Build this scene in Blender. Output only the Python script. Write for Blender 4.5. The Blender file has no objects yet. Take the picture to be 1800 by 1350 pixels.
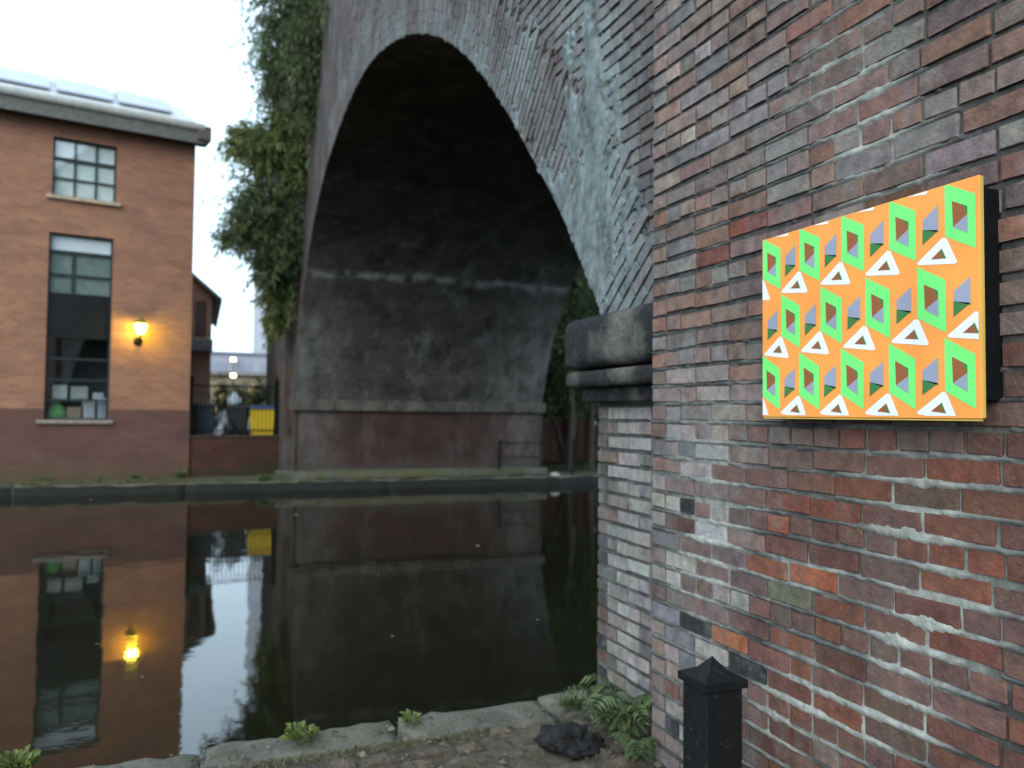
import bpy, bmesh, math, random
import numpy as np
from mathutils import Vector, Matrix, noise as mnoise
R_ = math.radians
random.seed(7); rng = np.random.default_rng(7)
sc = bpy.context.scene; COL = sc.collection

# ------------------------------------------------------------------ camera, sky, sun, exposure
CAM = np.array([0.0, 0.0, 1.8]); YAW, PITCH, ROLL = R_(20.9), R_(2.15), 0.010
FPX, PW, PH = 1440.0, 1800, 1350
cam_d = bpy.data.cameras.new('camera'); cam = bpy.data.objects.new('camera', cam_d); COL.objects.link(cam)
cam_d.sensor_width = 36; cam_d.lens = 36 * FPX / PW; cam_d.clip_start = 0.05; cam_d.clip_end = 2000
RM = Matrix.Rotation(-YAW, 3, 'Z') @ Matrix.Rotation(math.pi/2 + PITCH, 3, 'X') @ Matrix.Rotation(ROLL, 3, 'Z')
cam.location = CAM; cam.rotation_euler = RM.to_euler()
cam_d.dof.use_dof = True; cam_d.dof.focus_distance = 2.2; cam_d.dof.aperture_fstop = 2.7
sc.camera = cam
SUN_EL, SUN_AZ = R_(28), R_(215)          # azimuth clockwise from +Y: behind the viewer, to the left
w = bpy.data.worlds.new('World'); sc.world = w; w.use_nodes = True
wn, wl = w.node_tree.nodes, w.node_tree.links; wn.clear()
sky = wn.new('ShaderNodeTexSky'); sky.sky_type = 'NISHITA'; sky.sun_disc = False
sky.sun_elevation = SUN_EL; sky.sun_rotation = SUN_AZ; sky.air_density = 1.6; sky.dust_density = 5; sky.ozone_density = 1
hs = wn.new('ShaderNodeHueSaturation'); hs.inputs['Saturation'].default_value = 0.45
mx = wn.new('ShaderNodeMix'); mx.data_type = 'RGBA'; mx.inputs[0].default_value = 0.72
mx.inputs[7].default_value = (14.2, 18.8, 22.6, 1)      # even cloud cover
bg = wn.new('ShaderNodeBackground'); bg.inputs['Strength'].default_value = 0.115
wo = wn.new('ShaderNodeOutputWorld')
wl.new(sky.outputs[0], hs.inputs['Color']); wl.new(hs.outputs[0], mx.inputs[6]); wl.new(mx.outputs[2], bg.inputs[0]); wl.new(bg.outputs[0], wo.inputs[0])
sun_d = bpy.data.lights.new('sun', 'SUN'); sun = bpy.data.objects.new('sun', sun_d); COL.objects.link(sun)
sun_d.energy = 1.4; sun_d.angle = R_(40); sun_d.color = (1, .95, .88)
sdir = Vector((math.sin(SUN_AZ)*math.cos(SUN_EL), math.cos(SUN_AZ)*math.cos(SUN_EL), math.sin(SUN_EL)))
sun.rotation_euler = sdir.to_track_quat('Z', 'Y').to_euler(); sun.location = (0, 0, 30)
sc.view_settings.view_transform = 'Standard'; sc.view_settings.look = 'None'
sc.view_settings.exposure = 0.15; sc.view_settings.gamma = 1
sc.render.engine = 'CYCLES'; sc.cycles.use_denoising = True
sc.cycles.max_bounces = 6; sc.cycles.transparent_max_bounces = 8; sc.cycles.caustics_reflective = False; sc.cycles.caustics_refractive = False

# ------------------------------------------------------------------ pixel <-> place
def ray(x, y): return np.array(RM @ Vector(((x-PW/2)/FPX, -(y-PH/2)/FPX, -1.0)))
def on_axis(x, y, a, v):
    d = ray(x, y); t = (v-CAM[a])/d[a]; return CAM + t*d
def onx(x, y, X): return on_axis(x, y, 0, X)
def ony(x, y, Y): return on_axis(x, y, 1, Y)
def onz(x, y, Z): return on_axis(x, y, 2, Z)
RMn = np.array(RM)
def proj(P):
    q = (np.asarray(P, float)-CAM) @ RMn
    return np.stack([PW/2+FPX*q[..., 0]/-q[..., 2], PH/2-FPX*q[..., 1]/-q[..., 2]], -1)

# ------------------------------------------------------------------ objects
def link(name, me, mats=(), parent=None, loc=(0, 0, 0), smooth=False):
    o = bpy.data.objects.new(name, me); COL.objects.link(o); o.location = loc
    if me is not None:
        for m in (mats if isinstance(mats, (list, tuple)) else [mats]):
            if m.name not in me.materials: me.materials.append(m)
        if smooth: me.shade_smooth()
    if parent: o.parent = parent
    return o
def wloc(o):
    v = Vector((0, 0, 0))
    while o: v += o.location; o = o.parent
    return v
def wlink(name, me, mats, parent, smooth=False, loc=(0, 0, 0)):   # mesh written in world coordinates, parent unrotated
    o = link(name, me, mats, None, loc, smooth)
    if parent: o.location = Vector(loc)-wloc(parent); o.parent = parent
    return o
def tag(o, label=None, cat=None, group=None, kind=None):
    for k, v in (('label', label), ('category', cat), ('group', group), ('kind', kind)):
        if v: o[k] = v
    return o
def thing(name, loc, label, cat, group=None, rz=0):
    o = bpy.data.objects.new(name, None); COL.objects.link(o); o.location = loc; o.rotation_euler = (0, 0, rz); o.empty_display_size = .2
    return tag(o, label, cat, group)
def me_from(name, v, f):
    me = bpy.data.meshes.new(name); me.from_pydata([tuple(map(float, p)) for p in v], [], [tuple(map(int, q)) for q in f]); me.update(); return me
class MB:
    def __init__(s): s.bm = bmesh.new()
    def box(s, a, b, bev=0, seg=2, mi=0):
        r = bmesh.ops.create_cube(s.bm, size=1); vs = r['verts']
        for v in vs: v.co = Vector([a[i]+(b[i]-a[i])*(v.co[i]+.5) for i in range(3)])
        if mi:
            for f in {f for v in vs for f in v.link_faces}: f.material_index = mi
        if bev:
            es = list({e for v in vs for e in v.link_edges})
            bmesh.ops.bevel(s.bm, geom=es, offset=bev, segments=seg, profile=.5, affect='EDGES')
        return s
    def tube(s, pts, rad, n=8, cap=True):
        pts = [Vector(p) for p in pts]; rad = rad if isinstance(rad, (list, tuple)) else [rad]*len(pts); rings = []
        for i, p in enumerate(pts):
            d = (pts[min(i+1, len(pts)-1)]-pts[max(i-1, 0)]).normalized()
            a = d.orthogonal().normalized(); b = d.cross(a)
            if i and rings:   # keep the seam from spinning
                ref = (rings[-1][0].co-pts[i-1]); ref -= d*ref.dot(d)
                if ref.length > 1e-6: a = ref.normalized(); b = d.cross(a)
            rings.append([s.bm.verts.new(p+(a*math.cos(6.2832*k/n)+b*math.sin(6.2832*k/n))*rad[i]) for k in range(n)])
        for r0, r1 in zip(rings, rings[1:]):
            for k in range(n): s.bm.faces.new((r0[k], r0[(k+1) % n], r1[(k+1) % n], r1[k]))
        if cap:
            s.bm.faces.new(rings[0][::-1]); s.bm.faces.new(rings[-1])
        return s
    def lathe(s, prof, c=(0, 0, 0), n=12):
        rings = [[s.bm.verts.new((c[0]+r*math.cos(6.2832*k/n), c[1]+r*math.sin(6.2832*k/n), c[2]+z)) for k in range(n)] for r, z in prof]
        for r0, r1 in zip(rings, rings[1:]):
            for k in range(n): s.bm.faces.new((r0[k], r0[(k+1) % n], r1[(k+1) % n], r1[k]))
        s.bm.faces.new(rings[0][::-1]); s.bm.faces.new(rings[-1]); return s
    def poly(s, pts, mi=0):
        f = s.bm.faces.new([s.bm.verts.new(p) for p in pts]); f.material_index = mi; return s
    def mesh(s, name):
        bmesh.ops.recalc_face_normals(s.bm, faces=s.bm.faces[:]) if 1 < len(s.bm.faces) < 4000 else None
        me = bpy.data.meshes.new(name); s.bm.to_mesh(me); s.bm.free(); return me
def fn(x, y, z, s=1.0, o=3):
    return mnoise.fractal(Vector((x*s, y*s, z*s)), 1.0, 2.0, o)

# ------------------------------------------------------------------ materials
class NT:
    def __init__(s, name):
        s.m = bpy.data.materials.new(name); s.m.use_nodes = True; s.t = s.m.node_tree; s.n = s.t.nodes; s.l = s.t.links
        s.b = s.n['Principled BSDF']
    def node(s, typ, **kw):
        n = s.n.new(typ)
        for k, v in kw.items(): setattr(n, k, v)
        return n
    def set(s, sock, v):
        if hasattr(v, 'is_output'): s.l.new(v, sock)
        else:
            sock.default_value = (*v, 1) if isinstance(v, tuple) and len(v) == 3 and sock.type == 'RGBA' else v
    def pos(s): return s.node('ShaderNodeNewGeometry').outputs['Position']
    def uv(s): return s.node('ShaderNodeUVMap').outputs[0]
    def mapping(s, vec, scale=(1, 1, 1), rot=(0, 0, 0), loc=(0, 0, 0)):
        n = s.node('ShaderNodeMapping'); s.l.new(vec, n.inputs[0]); n.inputs['Scale'].default_value = scale; n.inputs['Rotation'].default_value = rot; n.inputs['Location'].default_value = loc
        return n.outputs[0]
    def noise(s, vec, scale, det=4, rough=.55):
        n = s.node('ShaderNodeTexNoise'); s.l.new(vec, n.inputs['Vector']); n.inputs['Scale'].default_value = scale; n.inputs['Detail'].default_value = det; n.inputs['Roughness'].default_value = rough
        return n.outputs[0]
    def ramp(s, v, lo, hi):
        n = s.node('ShaderNodeMapRange'); s.l.new(v, n.inputs[0]); n.inputs[1].default_value = lo; n.inputs[2].default_value = hi; n.clamp = True; return n.outputs[0]
    def math(s, op, a, b=0.0):
        n = s.node('ShaderNodeMath', operation=op); s.set(n.inputs[0], a); s.set(n.inputs[1], b); return n.outputs[0]
    def mix(s, fac, a, b, mode='MIX'):
        n = s.node('ShaderNodeMix', data_type='RGBA', blend_type=mode); s.set(n.inputs[0], fac); s.set(n.inputs[6], a); s.set(n.inputs[7], b); return n.outputs[2]
    def bump(s, h, strength=.3, dist=.01):
        n = s.node('ShaderNodeBump'); n.inputs['Strength'].default_value = strength; n.inputs['Distance'].default_value = dist; s.l.new(h, n.inputs['Height'])
        s.l.new(n.outputs[0], s.b.inputs['Normal'])
    def out(s, col, rough=.85, spec=.3, metal=0):
        s.set(s.b.inputs['Base Color'], col); s.set(s.b.inputs['Roughness'], rough); s.set(s.b.inputs['Specular IOR Level'], spec); s.set(s.b.inputs['Metallic'], metal); return s.m

def plain(name, col, rough=.7, var=.25, scale=9, metal=0, spec=.3, bump=.15):
    t = NT(name); p = t.pos(); n = t.noise(p, scale); f = t.ramp(n, .3, .7)
    t.bump(t.noise(p, scale*5), bump, .004)
    return t.out(t.mix(f, tuple(c*(1-var) for c in col), tuple(min(1, c*(1+var)) for c in col)), rough, spec, metal)

def grime(t, c, p, k=1.0):
    """lime wash and soot that run over bricks and joints alike; the low dry stretch of wall stays clean"""
    x = t.node('ShaderNodeSeparateXYZ'); t.l.new(p, x.inputs[0])
    reg = t.math('MAXIMUM', t.ramp(x.outputs[1], 2.0, 2.9), t.ramp(x.outputs[2], 1.9, 2.6)); reg = t.math('ADD', t.math('MULTIPLY', reg, .85), .12)
    streak = t.noise(t.mapping(p, (7, 7, 1.1)), 1.0, 6, .62); blot = t.noise(p, 2.7, 6, .62)
    s = t.math('MAXIMUM', t.math('MULTIPLY', t.ramp(streak, .47, .70), t.ramp(blot, .40, .60)), t.math('MULTIPLY', t.ramp(t.noise(p, 6.5, 7, .7), .54, .66), .8))
    c = t.mix(t.math('MULTIPLY', t.math('MULTIPLY', s, reg), .62*k), c, (.235, .245, .237))
    soot = t.math('MULTIPLY', t.ramp(t.noise(p, 4.3, 6, .68), .54, .72), .5)
    return t.mix(soot, c, (.030, .029, .030))
def brick_piece_mat(name, attr):
    t = NT(name); p = t.pos()
    c = t.node('ShaderNodeVertexColor', layer_name='Col').outputs[0] if attr else t.node('ShaderNodeObjectInfo').outputs['Color']
    n1 = t.ramp(t.noise(p, 17, 6, .65), .3, .72); n2 = t.noise(p, 85, 4, .6); n3 = t.ramp(t.noise(p, 33, 5, .7), .35, .7)
    c = t.mix(n1, t.mix(1, c, (.58, .56, .57), 'MULTIPLY'), t.mix(1, c, (1.32, 1.27, 1.22), 'MULTIPLY'))
    c = t.mix(t.math('MULTIPLY', n3, .3), c, (.10, .09, .085))
    c = grime(t, c, p, 1.25 if attr else 1.0)
    c = t.mix(t.math('MULTIPLY', t.ramp(n2, .6, .72), .22), c, (.30, .28, .26))
    t.bump(t.math('ADD', t.math('MULTIPLY', t.noise(p, 38, 5, .65), 1.2), t.math('MULTIPLY', n2, .6)), .7, .007)
    return t.out(c, .9, .2)
M_BRICK = brick_piece_mat('weathered_brick', False); M_BRICKS = brick_piece_mat('weathered_brickwork', True)
def mortar_mat():
    t = NT('old_mortar'); p = t.pos(); c = t.node('ShaderNodeVertexColor', layer_name='Col').outputs[0]
    n = t.ramp(t.noise(p, 22, 5), .3, .7)
    c = t.mix(n, t.mix(1, c, (.6, .6, .6), 'MULTIPLY'), t.mix(1, c, (1.25, 1.25, 1.25), 'MULTIPLY')); c = grime(t, c, p, .8)
    t.bump(t.noise(p, 90, 4), .6, .006); return t.out(c, .95, .15)
M_MORTAR = mortar_mat()

def brickwall(name, c1, c2, mort, bw=.235, rh=.08, msize=.011, dirt=(.03, .03, .03), dirt_amt=.5, lime=0.0, lime_col=(.3, .3, .29), damp=None, msmooth=.15, limeline=False, edges=0):
    """brick bond read from UV (metres)"""
    t = NT(name); u = t.uv(); p = t.pos()
    wob = t.node('ShaderNodeVectorMath', operation='MULTIPLY_ADD'); nz = t.node('ShaderNodeTexNoise'); t.l.new(p, nz.inputs['Vector']); nz.inputs['Scale'].default_value = 2.2
    t.l.new(nz.outputs['Color'], wob.inputs[0]); wob.inputs[1].default_value = (.03, .03, 0); t.l.new(u, wob.inputs[2])
    b = t.node('ShaderNodeTexBrick'); t.l.new(wob.outputs[0], b.inputs['Vector']); b.inputs['Scale'].default_value = 1
    b.inputs['Brick Width'].default_value = bw; b.inputs['Row Height'].default_value = rh; b.inputs['Mortar Size'].default_value = msize; b.inputs['Mortar Smooth'].default_value = msmooth; b.inputs['Bias'].default_value = -.1
    b.inputs['Color1'].default_value = (*c1, 1); b.inputs['Color2'].default_value = (*c2, 1); b.inputs['Mortar'].default_value = (*mort, 1)
    c = b.outputs['Color']
    n1 = t.ramp(t.noise(t.mapping(p, (1, 1, 3.2)), 1.1, 8, .7), .3, .7)
    c = t.mix(n1, t.mix(1, c, (.72, .72, .74), 'MULTIPLY'), t.mix(1, c, (1.2, 1.16, 1.12), 'MULTIPLY'))
    d = t.math('MULTIPLY', t.ramp(t.noise(p, 1.7, 6, .65), .45, .72), dirt_amt); c = t.mix(d, c, dirt)
    if lime:
        st = t.noise(t.mapping(p, (1.1, 1.1, .45)), 1.7, 8, .72); c = t.mix(t.math('MULTIPLY', t.ramp(st, .52, .7), lime), c, lime_col)
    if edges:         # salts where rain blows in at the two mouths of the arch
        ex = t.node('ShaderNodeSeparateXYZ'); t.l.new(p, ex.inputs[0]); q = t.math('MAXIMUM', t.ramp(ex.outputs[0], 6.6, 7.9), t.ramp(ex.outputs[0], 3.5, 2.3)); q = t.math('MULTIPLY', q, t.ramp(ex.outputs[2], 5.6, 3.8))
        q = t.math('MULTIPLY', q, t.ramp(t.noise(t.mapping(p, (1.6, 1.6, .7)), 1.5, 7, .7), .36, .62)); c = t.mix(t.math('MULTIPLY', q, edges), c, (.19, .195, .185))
    if limeline:      # a ragged lime seep along one course low on the far haunch
        zz = t.node('ShaderNodeSeparateXYZ'); t.l.new(u, zz.inputs[0]); q = t.math('SUBTRACT', t.math('ADD', zz.outputs[1], t.math('MULTIPLY', t.math('SUBTRACT', t.noise(p, 1.9, 5), .5), .5)), LINE_S)
        q = t.math('ABSOLUTE', q); q = t.math('SUBTRACT', 1.0, t.ramp(q, .03, .16)); q = t.math('MULTIPLY', q, t.ramp(t.noise(p, 3.3, 4), .38, .58)); c = t.mix(t.math('MULTIPLY', q, .85), c, (.27, .28, .27))
    if damp:
        zz = t.node('ShaderNodeSeparateXYZ'); t.l.new(p, zz.inputs[0]); g = t.math('ADD', t.math('MULTIPLY', t.math('SUBTRACT', t.noise(p, 2.5), .5), .7), zz.outputs[2])
        c = t.mix(t.math('MULTIPLY', t.math('SUBTRACT', 1.0, t.ramp(g, damp[0], damp[1])), damp[3]), c, damp[2])
    h = t.math('ADD', t.math('MULTIPLY', b.outputs['Fac'], -1.0), t.math('MULTIPLY', t.noise(p, 30), .5)); t.bump(h, .5, .012)
    return t.out(c, .9, .2)

LINE_S = 15.95
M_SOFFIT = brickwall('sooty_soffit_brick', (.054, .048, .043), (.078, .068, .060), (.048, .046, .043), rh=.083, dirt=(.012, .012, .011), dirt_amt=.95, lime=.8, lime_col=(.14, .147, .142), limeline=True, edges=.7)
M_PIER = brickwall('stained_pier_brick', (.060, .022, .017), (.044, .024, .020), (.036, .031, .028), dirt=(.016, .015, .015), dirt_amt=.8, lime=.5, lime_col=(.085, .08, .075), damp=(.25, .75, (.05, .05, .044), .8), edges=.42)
M_FACE = brickwall('old_bridge_brick', (.105, .082, .075), (.082, .070, .067), (.06, .055, .052), dirt=(.03, .03, .032), dirt_amt=.7, lime=.7, lime_col=(.25, .255, .25))
M_HOUSE = brickwall('orange_house_brick', (.35, .168, .104), (.27, .125, .080), (.31, .19, .135), dirt=(.19, .125, .095), dirt_amt=.5, msmooth=.4)
M_PLINTH = brickwall('dark_red_plinth_brick', (.155, .075, .062), (.13, .066, .056), (.12, .075, .062), dirt=(.085, .052, .05), dirt_amt=.5, damp=(.2, .75, (.07, .075, .035), .6))
M_WING = brickwall('red_wing_brick', (.46, .27, .21), (.40, .23, .18), (.36, .25, .2), dirt=(.28, .18, .15), dirt_amt=.5)
M_LOWWALL = brickwall('mossy_low_wall_brick', (.10, .032, .022), (.07, .028, .02), (.05, .04, .032), dirt=(.02, .022, .014), dirt_amt=.8, damp=(.3, .6, (.03, .035, .018), .6))

def stone_mat(name, col, dark, moss=None, moss_amt=0, rough=.85, scale=3.2, lo=.36, hi=.68):
    t = NT(name); p = t.pos(); n = t.ramp(t.noise(p, scale, 7, .62), lo, hi); f = t.noise(p, 45, 4)
    c = t.mix(n, dark, col); c = t.mix(t.math('MULTIPLY', t.ramp(f, .55, .7), .12), c, tuple(x*1.5 for x in col)) if not moss else c
    if moss: c = t.mix(t.math('MULTIPLY', t.ramp(t.noise(p, 2.3, 6, .65), .42, .62), moss_amt), c, moss)
    t.bump(t.math('ADD', t.math('ADD', n, t.math('MULTIPLY', t.noise(p, 16, 6, .7), 1.2)), t.math('MULTIPLY', f, .6)), .7, .018); return t.out(c, rough, .3)
M_IMPOST = stone_mat('sooty_sandstone', (.15, .14, .118), (.013, .014, .015), scale=2.6, lo=.5, hi=.74)
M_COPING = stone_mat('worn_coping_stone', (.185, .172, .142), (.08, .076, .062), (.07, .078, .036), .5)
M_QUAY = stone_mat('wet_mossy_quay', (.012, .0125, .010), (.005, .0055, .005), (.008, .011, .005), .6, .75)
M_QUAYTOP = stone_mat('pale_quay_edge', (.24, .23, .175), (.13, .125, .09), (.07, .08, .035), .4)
M_STRING = stone_mat('stained_string_stone', (.105, .098, .082), (.04, .038, .033))
M_FOOT = stone_mat('mossy_footing', (.10, .097, .082), (.045, .045, .034), (.075, .08, .025), .7)
M_SILL = plain('buff_sill_stone', (.42, .33, .235), .8)
M_DIRT = stone_mat('towpath_grit', (.15, .125, .088), (.06, .05, .038), (.07, .072, .035), .5, .95, 9)
M_SETT = stone_mat('worn_setts', (.135, .11, .08), (.05, .042, .034), scale=7)
M_GROUND = stone_mat('rough_ground', (.10, .10, .075), (.05, .055, .03), (.04, .06, .02), .6)

def leaf_mat(name, c1, c2):
    t = NT(name); c = t.node('ShaderNodeVertexColor', layer_name='Col').outputs[0]
    s = t.node('ShaderNodeSeparateColor'); t.l.new(c, s.inputs[0])
    t.b.inputs['Subsurface Weight'].default_value = 0
    col = t.mix(s.outputs[0], c1, c2); m = t.out(col, .55, .35)
    tr = t.node('ShaderNodeBsdfTranslucent'); t.l.new(col, tr.inputs[0]); ad = t.node('ShaderNodeMixShader'); ad.inputs[0].default_value = .3
    t.l.new(t.b.outputs[0], ad.inputs[1]); t.l.new(tr.outputs[0], ad.inputs[2]); t.l.new(ad.outputs[0], t.n['Material Output'].inputs[0]); return m
M_LEAF_DARK = leaf_mat('dark_leaf', (.03, .054, .025), (.16, .21, .085))
M_LEAF_OLIVE = leaf_mat('olive_leaf', (.055, .085, .028), (.25, .285, .10))
M_LEAF_FERN = leaf_mat('fern_leaf', (.05, .085, .04), (.15, .20, .085))
M_LEAF_DRY = leaf_mat('dry_grass_leaf', (.07, .075, .03), (.20, .185, .10))
M_LEAF_WEED = leaf_mat('weed_leaf', (.08, .12, .03), (.20, .24, .07))
M_BARK = plain('bark', (.06, .05, .04), .9, .4, 14)
M_BLACK = plain('black_iron', (.006, .007, .008), .6, .3, 20, spec=.12)
M_DGREY = plain('dark_plastic', (.045, .052, .065), .5, .2)
M_FRAME = plain('dark_teal_frame', (.018, .03, .032), .5, .2)

def glass_mat(name, refl_ior, tint, trans):
    t = NT(name); m = t.m; gl = t.node('ShaderNodeBsdfGlossy'); gl.inputs['Roughness'].default_value = .03
    lw_ = t.node('ShaderNodeLayerWeight'); fac = t.math('ADD', t.math('MULTIPLY', t.math('POWER', lw_.outputs['Facing'], 5.0), .85), refl_ior)
    tp = t.node('ShaderNodeBsdfTransparent'); tp.inputs[0].default_value = (*tint, 1)
    ms = t.node('ShaderNodeMixShader'); t.l.new(fac, ms.inputs[0]); t.l.new(tp.outputs[0], ms.inputs[1]); t.l.new(gl.outputs[0], ms.inputs[2])
    t.l.new(ms.outputs[0], t.n['Material Output'].inputs[0]); return m
M_GLASS = glass_mat('window_glass', .15, (.93, .975, .97), .8)
def water_mat():
    t = NT('canal_water'); p = t.pos()
    h = t.math('ADD', t.noise(t.mapping(p, (1, 1, 1)), 1.1, 2), t.math('MULTIPLY', t.noise(p, 7.5, 2), .12))
    t.bump(h, .075, .05); t.b.inputs['IOR'].default_value = 1.44
    return t.out((.0092, .0090, .0046), .035, .62)
M_WATER = water_mat()

# ------------------------------------------------------------------ setting: water, banks, ground
def sheet(name, x0, x1, y0, y1, z, mat, parent=None):
    me = me_from(name, [(x0, y0, z), (x1, y0, z), (x1, y1, z), (x0, y1, z)], [(0, 1, 2, 3)])
    return wlink(name, me, mat, parent)
NEAR_E, FAR_E, GZ, FZ = 4.20, 19.52, .25, .20      # bank edges and levels above the water
tag(sheet('canal_water', -260, 260, NEAR_E-.3, FAR_E+.3, 0, M_WATER), kind='structure')
tow = tag(wlink('towpath', MB().box((-60, -60, -1.2), (60, NEAR_E-.30, GZ-.022)).mesh('towpath'), M_DIRT, None), kind='structure')
def stone_mesh(lx, ly, lz, seed, amp=.008, bev=.018, cuts=2):
    b = MB().box((-lx/2, -ly/2, -lz), (lx/2, ly/2, 0)); bm = b.bm
    bmesh.ops.subdivide_edges(bm, edges=[e for e in bm.edges if abs((e.verts[0].co-e.verts[1].co).z) < 1e-6], cuts=cuts, use_grid_fill=True)
    for v in bm.verts:
        n = mnoise.noise_vector(v.co*9+Vector((seed*7.3, 0, 0)))+mnoise.noise_vector(v.co*2.3+Vector((seed*3.1, 5, 0)))*1.2+mnoise.noise_vector(v.co*24+Vector((seed, 5, 2)))*.5
        ex = abs(abs(v.co.x)-lx/2) < 1e-5; ey = abs(abs(v.co.y)-ly/2) < 1e-5; top = v.co.z > -1e-5
        if top and (ex or ey): v.co.z -= bev*.6
        if top:
            if ex: v.co.x *= 1-bev/lx*1.2
            if ey: v.co.y *= 1-bev/ly*1.2
        v.co += Vector((n.x, n.y, n.z))*amp
    return b.mesh('stone')
def coping(parent, name, x0, x1, y, ly, lz, z, mat, lmin, lmax, seed, mats=None, amp=.01, bev=.022, cuts=2):
    x = x0; k = 0
    while x < x1:
        L = random.uniform(lmin, lmax)
        me = stone_mesh(L+.002, ly, lz, seed+k, amp, bev, cuts)
        o = wlink(name, me, mat, parent, True, (x+L/2, y+(-.035*(2.1-x-L/2) if y < 10 else 0)+random.uniform(-.012, .012), z+random.uniform(-.008, .006)))
        if mats:
            me.materials.append(mats)
            for f in me.polygons:
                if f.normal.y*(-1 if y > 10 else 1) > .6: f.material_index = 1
        x += L; k += 1
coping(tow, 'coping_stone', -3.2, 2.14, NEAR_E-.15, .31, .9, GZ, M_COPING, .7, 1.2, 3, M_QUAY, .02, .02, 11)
wlink('quay_wall', MB().box((-60, NEAR_E-.45, -1.2), (-3.2, NEAR_E-.2, GZ)).box((2.2, NEAR_E-.29, -1.2), (60, NEAR_E-.02, GZ)).mesh('q'), M_QUAY, tow)
sett_var = [stone_mesh(.205, .115, .07, 40+k, .006, .024) for k in range(7)]
for m in sett_var: m.materials.append(M_SETT)
yy = NEAR_E-.30; row = 0
while yy > 2.55:
    x = -1.5+(row % 2)*.1+random.uniform(0, .05)
    while x < 2.1:
        L = random.choice((.16, .2, .215, .24))
        if x+L/2 < 1.93 or yy > 3.38:
            o = bpy.data.objects.new('sett', random.choice(sett_var)); COL.objects.link(o); o.parent = tow
            o.location = (x+L/2, yy-.062, GZ+.002+random.uniform(-.016, .010)); o.scale = ((L-.012)/.205, random.uniform(.88, 1.0), 1); o.rotation_euler = (random.uniform(-.04, .04), random.uniform(-.04, .04), random.uniform(-.05, .05))
        x += L
    yy -= .125; row += 1
far = tag(wlink('far_bank', MB().box((-260, FAR_E+.3, -1.2), (260, 22.25, FZ-.012)).mesh('fb'), M_GROUND, None), kind='structure')
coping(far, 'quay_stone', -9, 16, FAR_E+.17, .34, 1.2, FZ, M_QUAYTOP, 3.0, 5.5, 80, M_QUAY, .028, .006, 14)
wlink('quay_face', MB().box((-260, FAR_E, -1.2), (-9, FAR_E+.3, FZ)).box((17.6, FAR_E, -1.2), (260, FAR_E+.3, FZ)).mesh('q2'), M_QUAY, far)
tag(wlink('ground', MB().box((-700, 22.2, -1), (700, 900, 1.1)).mesh('g'), M_GROUND, None), kind='structure')

# ------------------------------------------------------------------ the bridge
XP, XS, XB, YC = 1.95, 2.13, 8.45, 3.30     # pilaster face, spandrel face, back face, pilaster corner
PIER_Y, TOPZ = 20.0, 12.0
prof = [(4.14, 2.36), (4.61, 2.97), (5.18, 3.55), (5.76, 4.12), (6.62, 4.84), (7.32, 5.31), (8.29, 5.82), (9.51, 6.28), (10.89, 6.63), (12.1, 6.76), (13.3, 6.73), (15.34, 6.41), (16.46, 6.03), (17.69, 5.35), (18.5, 4.6), (19.05, 3.9), (19.5, 3.1), (19.9, 2.1)]
def spline(P, n):
    P = np.array(P, float); out = []
    Q = np.vstack([2*P[0]-P[1], P, 2*P[-1]-P[-2]])
    for i in range(1, len(Q)-2):
        d = [max(1e-6, np.linalg.norm(Q[j+1]-Q[j]))**.5 for j in (i-1, i, i+1)]
        m1 = (Q[i+1]-Q[i])+d[1]*((Q[i]-Q[i-1])/d[0]-(Q[i+1]-Q[i-1])/(d[0]+d[1]))
        m2 = (Q[i+1]-Q[i])+d[1]*((Q[i+2]-Q[i+1])/d[2]-(Q[i+2]-Q[i])/(d[1]+d[2]))
        for t in np.linspace(0, 1, n, endpoint=False):
            out.append((2*t**3-3*t*t+1)*Q[i]+(t**3-2*t*t+t)*m1+(-2*t**3+3*t*t)*Q[i+1]+(t**3-t*t)*m2)
    out.append(P[-1]); return np.array(out)
ARC = spline(prof, 8)
for _ in range(14): ARC[1:-1] = (ARC[:-2]+2*ARC[1:-1]+ARC[2:])/4
ARC_S = np.concatenate([[0], np.cumsum(np.linalg.norm(np.diff(ARC, axis=0), axis=1))])
def arc_at(s):
    if s < 0:
        y, z, ty, tz = arc_at(0.06); return y+ty*(s-.06), z+tz*(s-.06), ty, tz
    y = np.interp(s, ARC_S, ARC[:, 0]); z = np.interp(s, ARC_S, ARC[:, 1])
    y2 = np.interp(s+.05, ARC_S, ARC[:, 0])-np.interp(s-.05, ARC_S, ARC[:, 0]); z2 = np.interp(s+.05, ARC_S, ARC[:, 1])-np.interp(s-.05, ARC_S, ARC[:, 1])
    l = math.hypot(y2, z2); return y, z, y2/l, z2/l
bridge = thing('brick_bridge', (2.1, 3.9, GZ), 'old sooty brick viaduct with lime-streaked arch spanning the canal', 'bridge')

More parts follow.
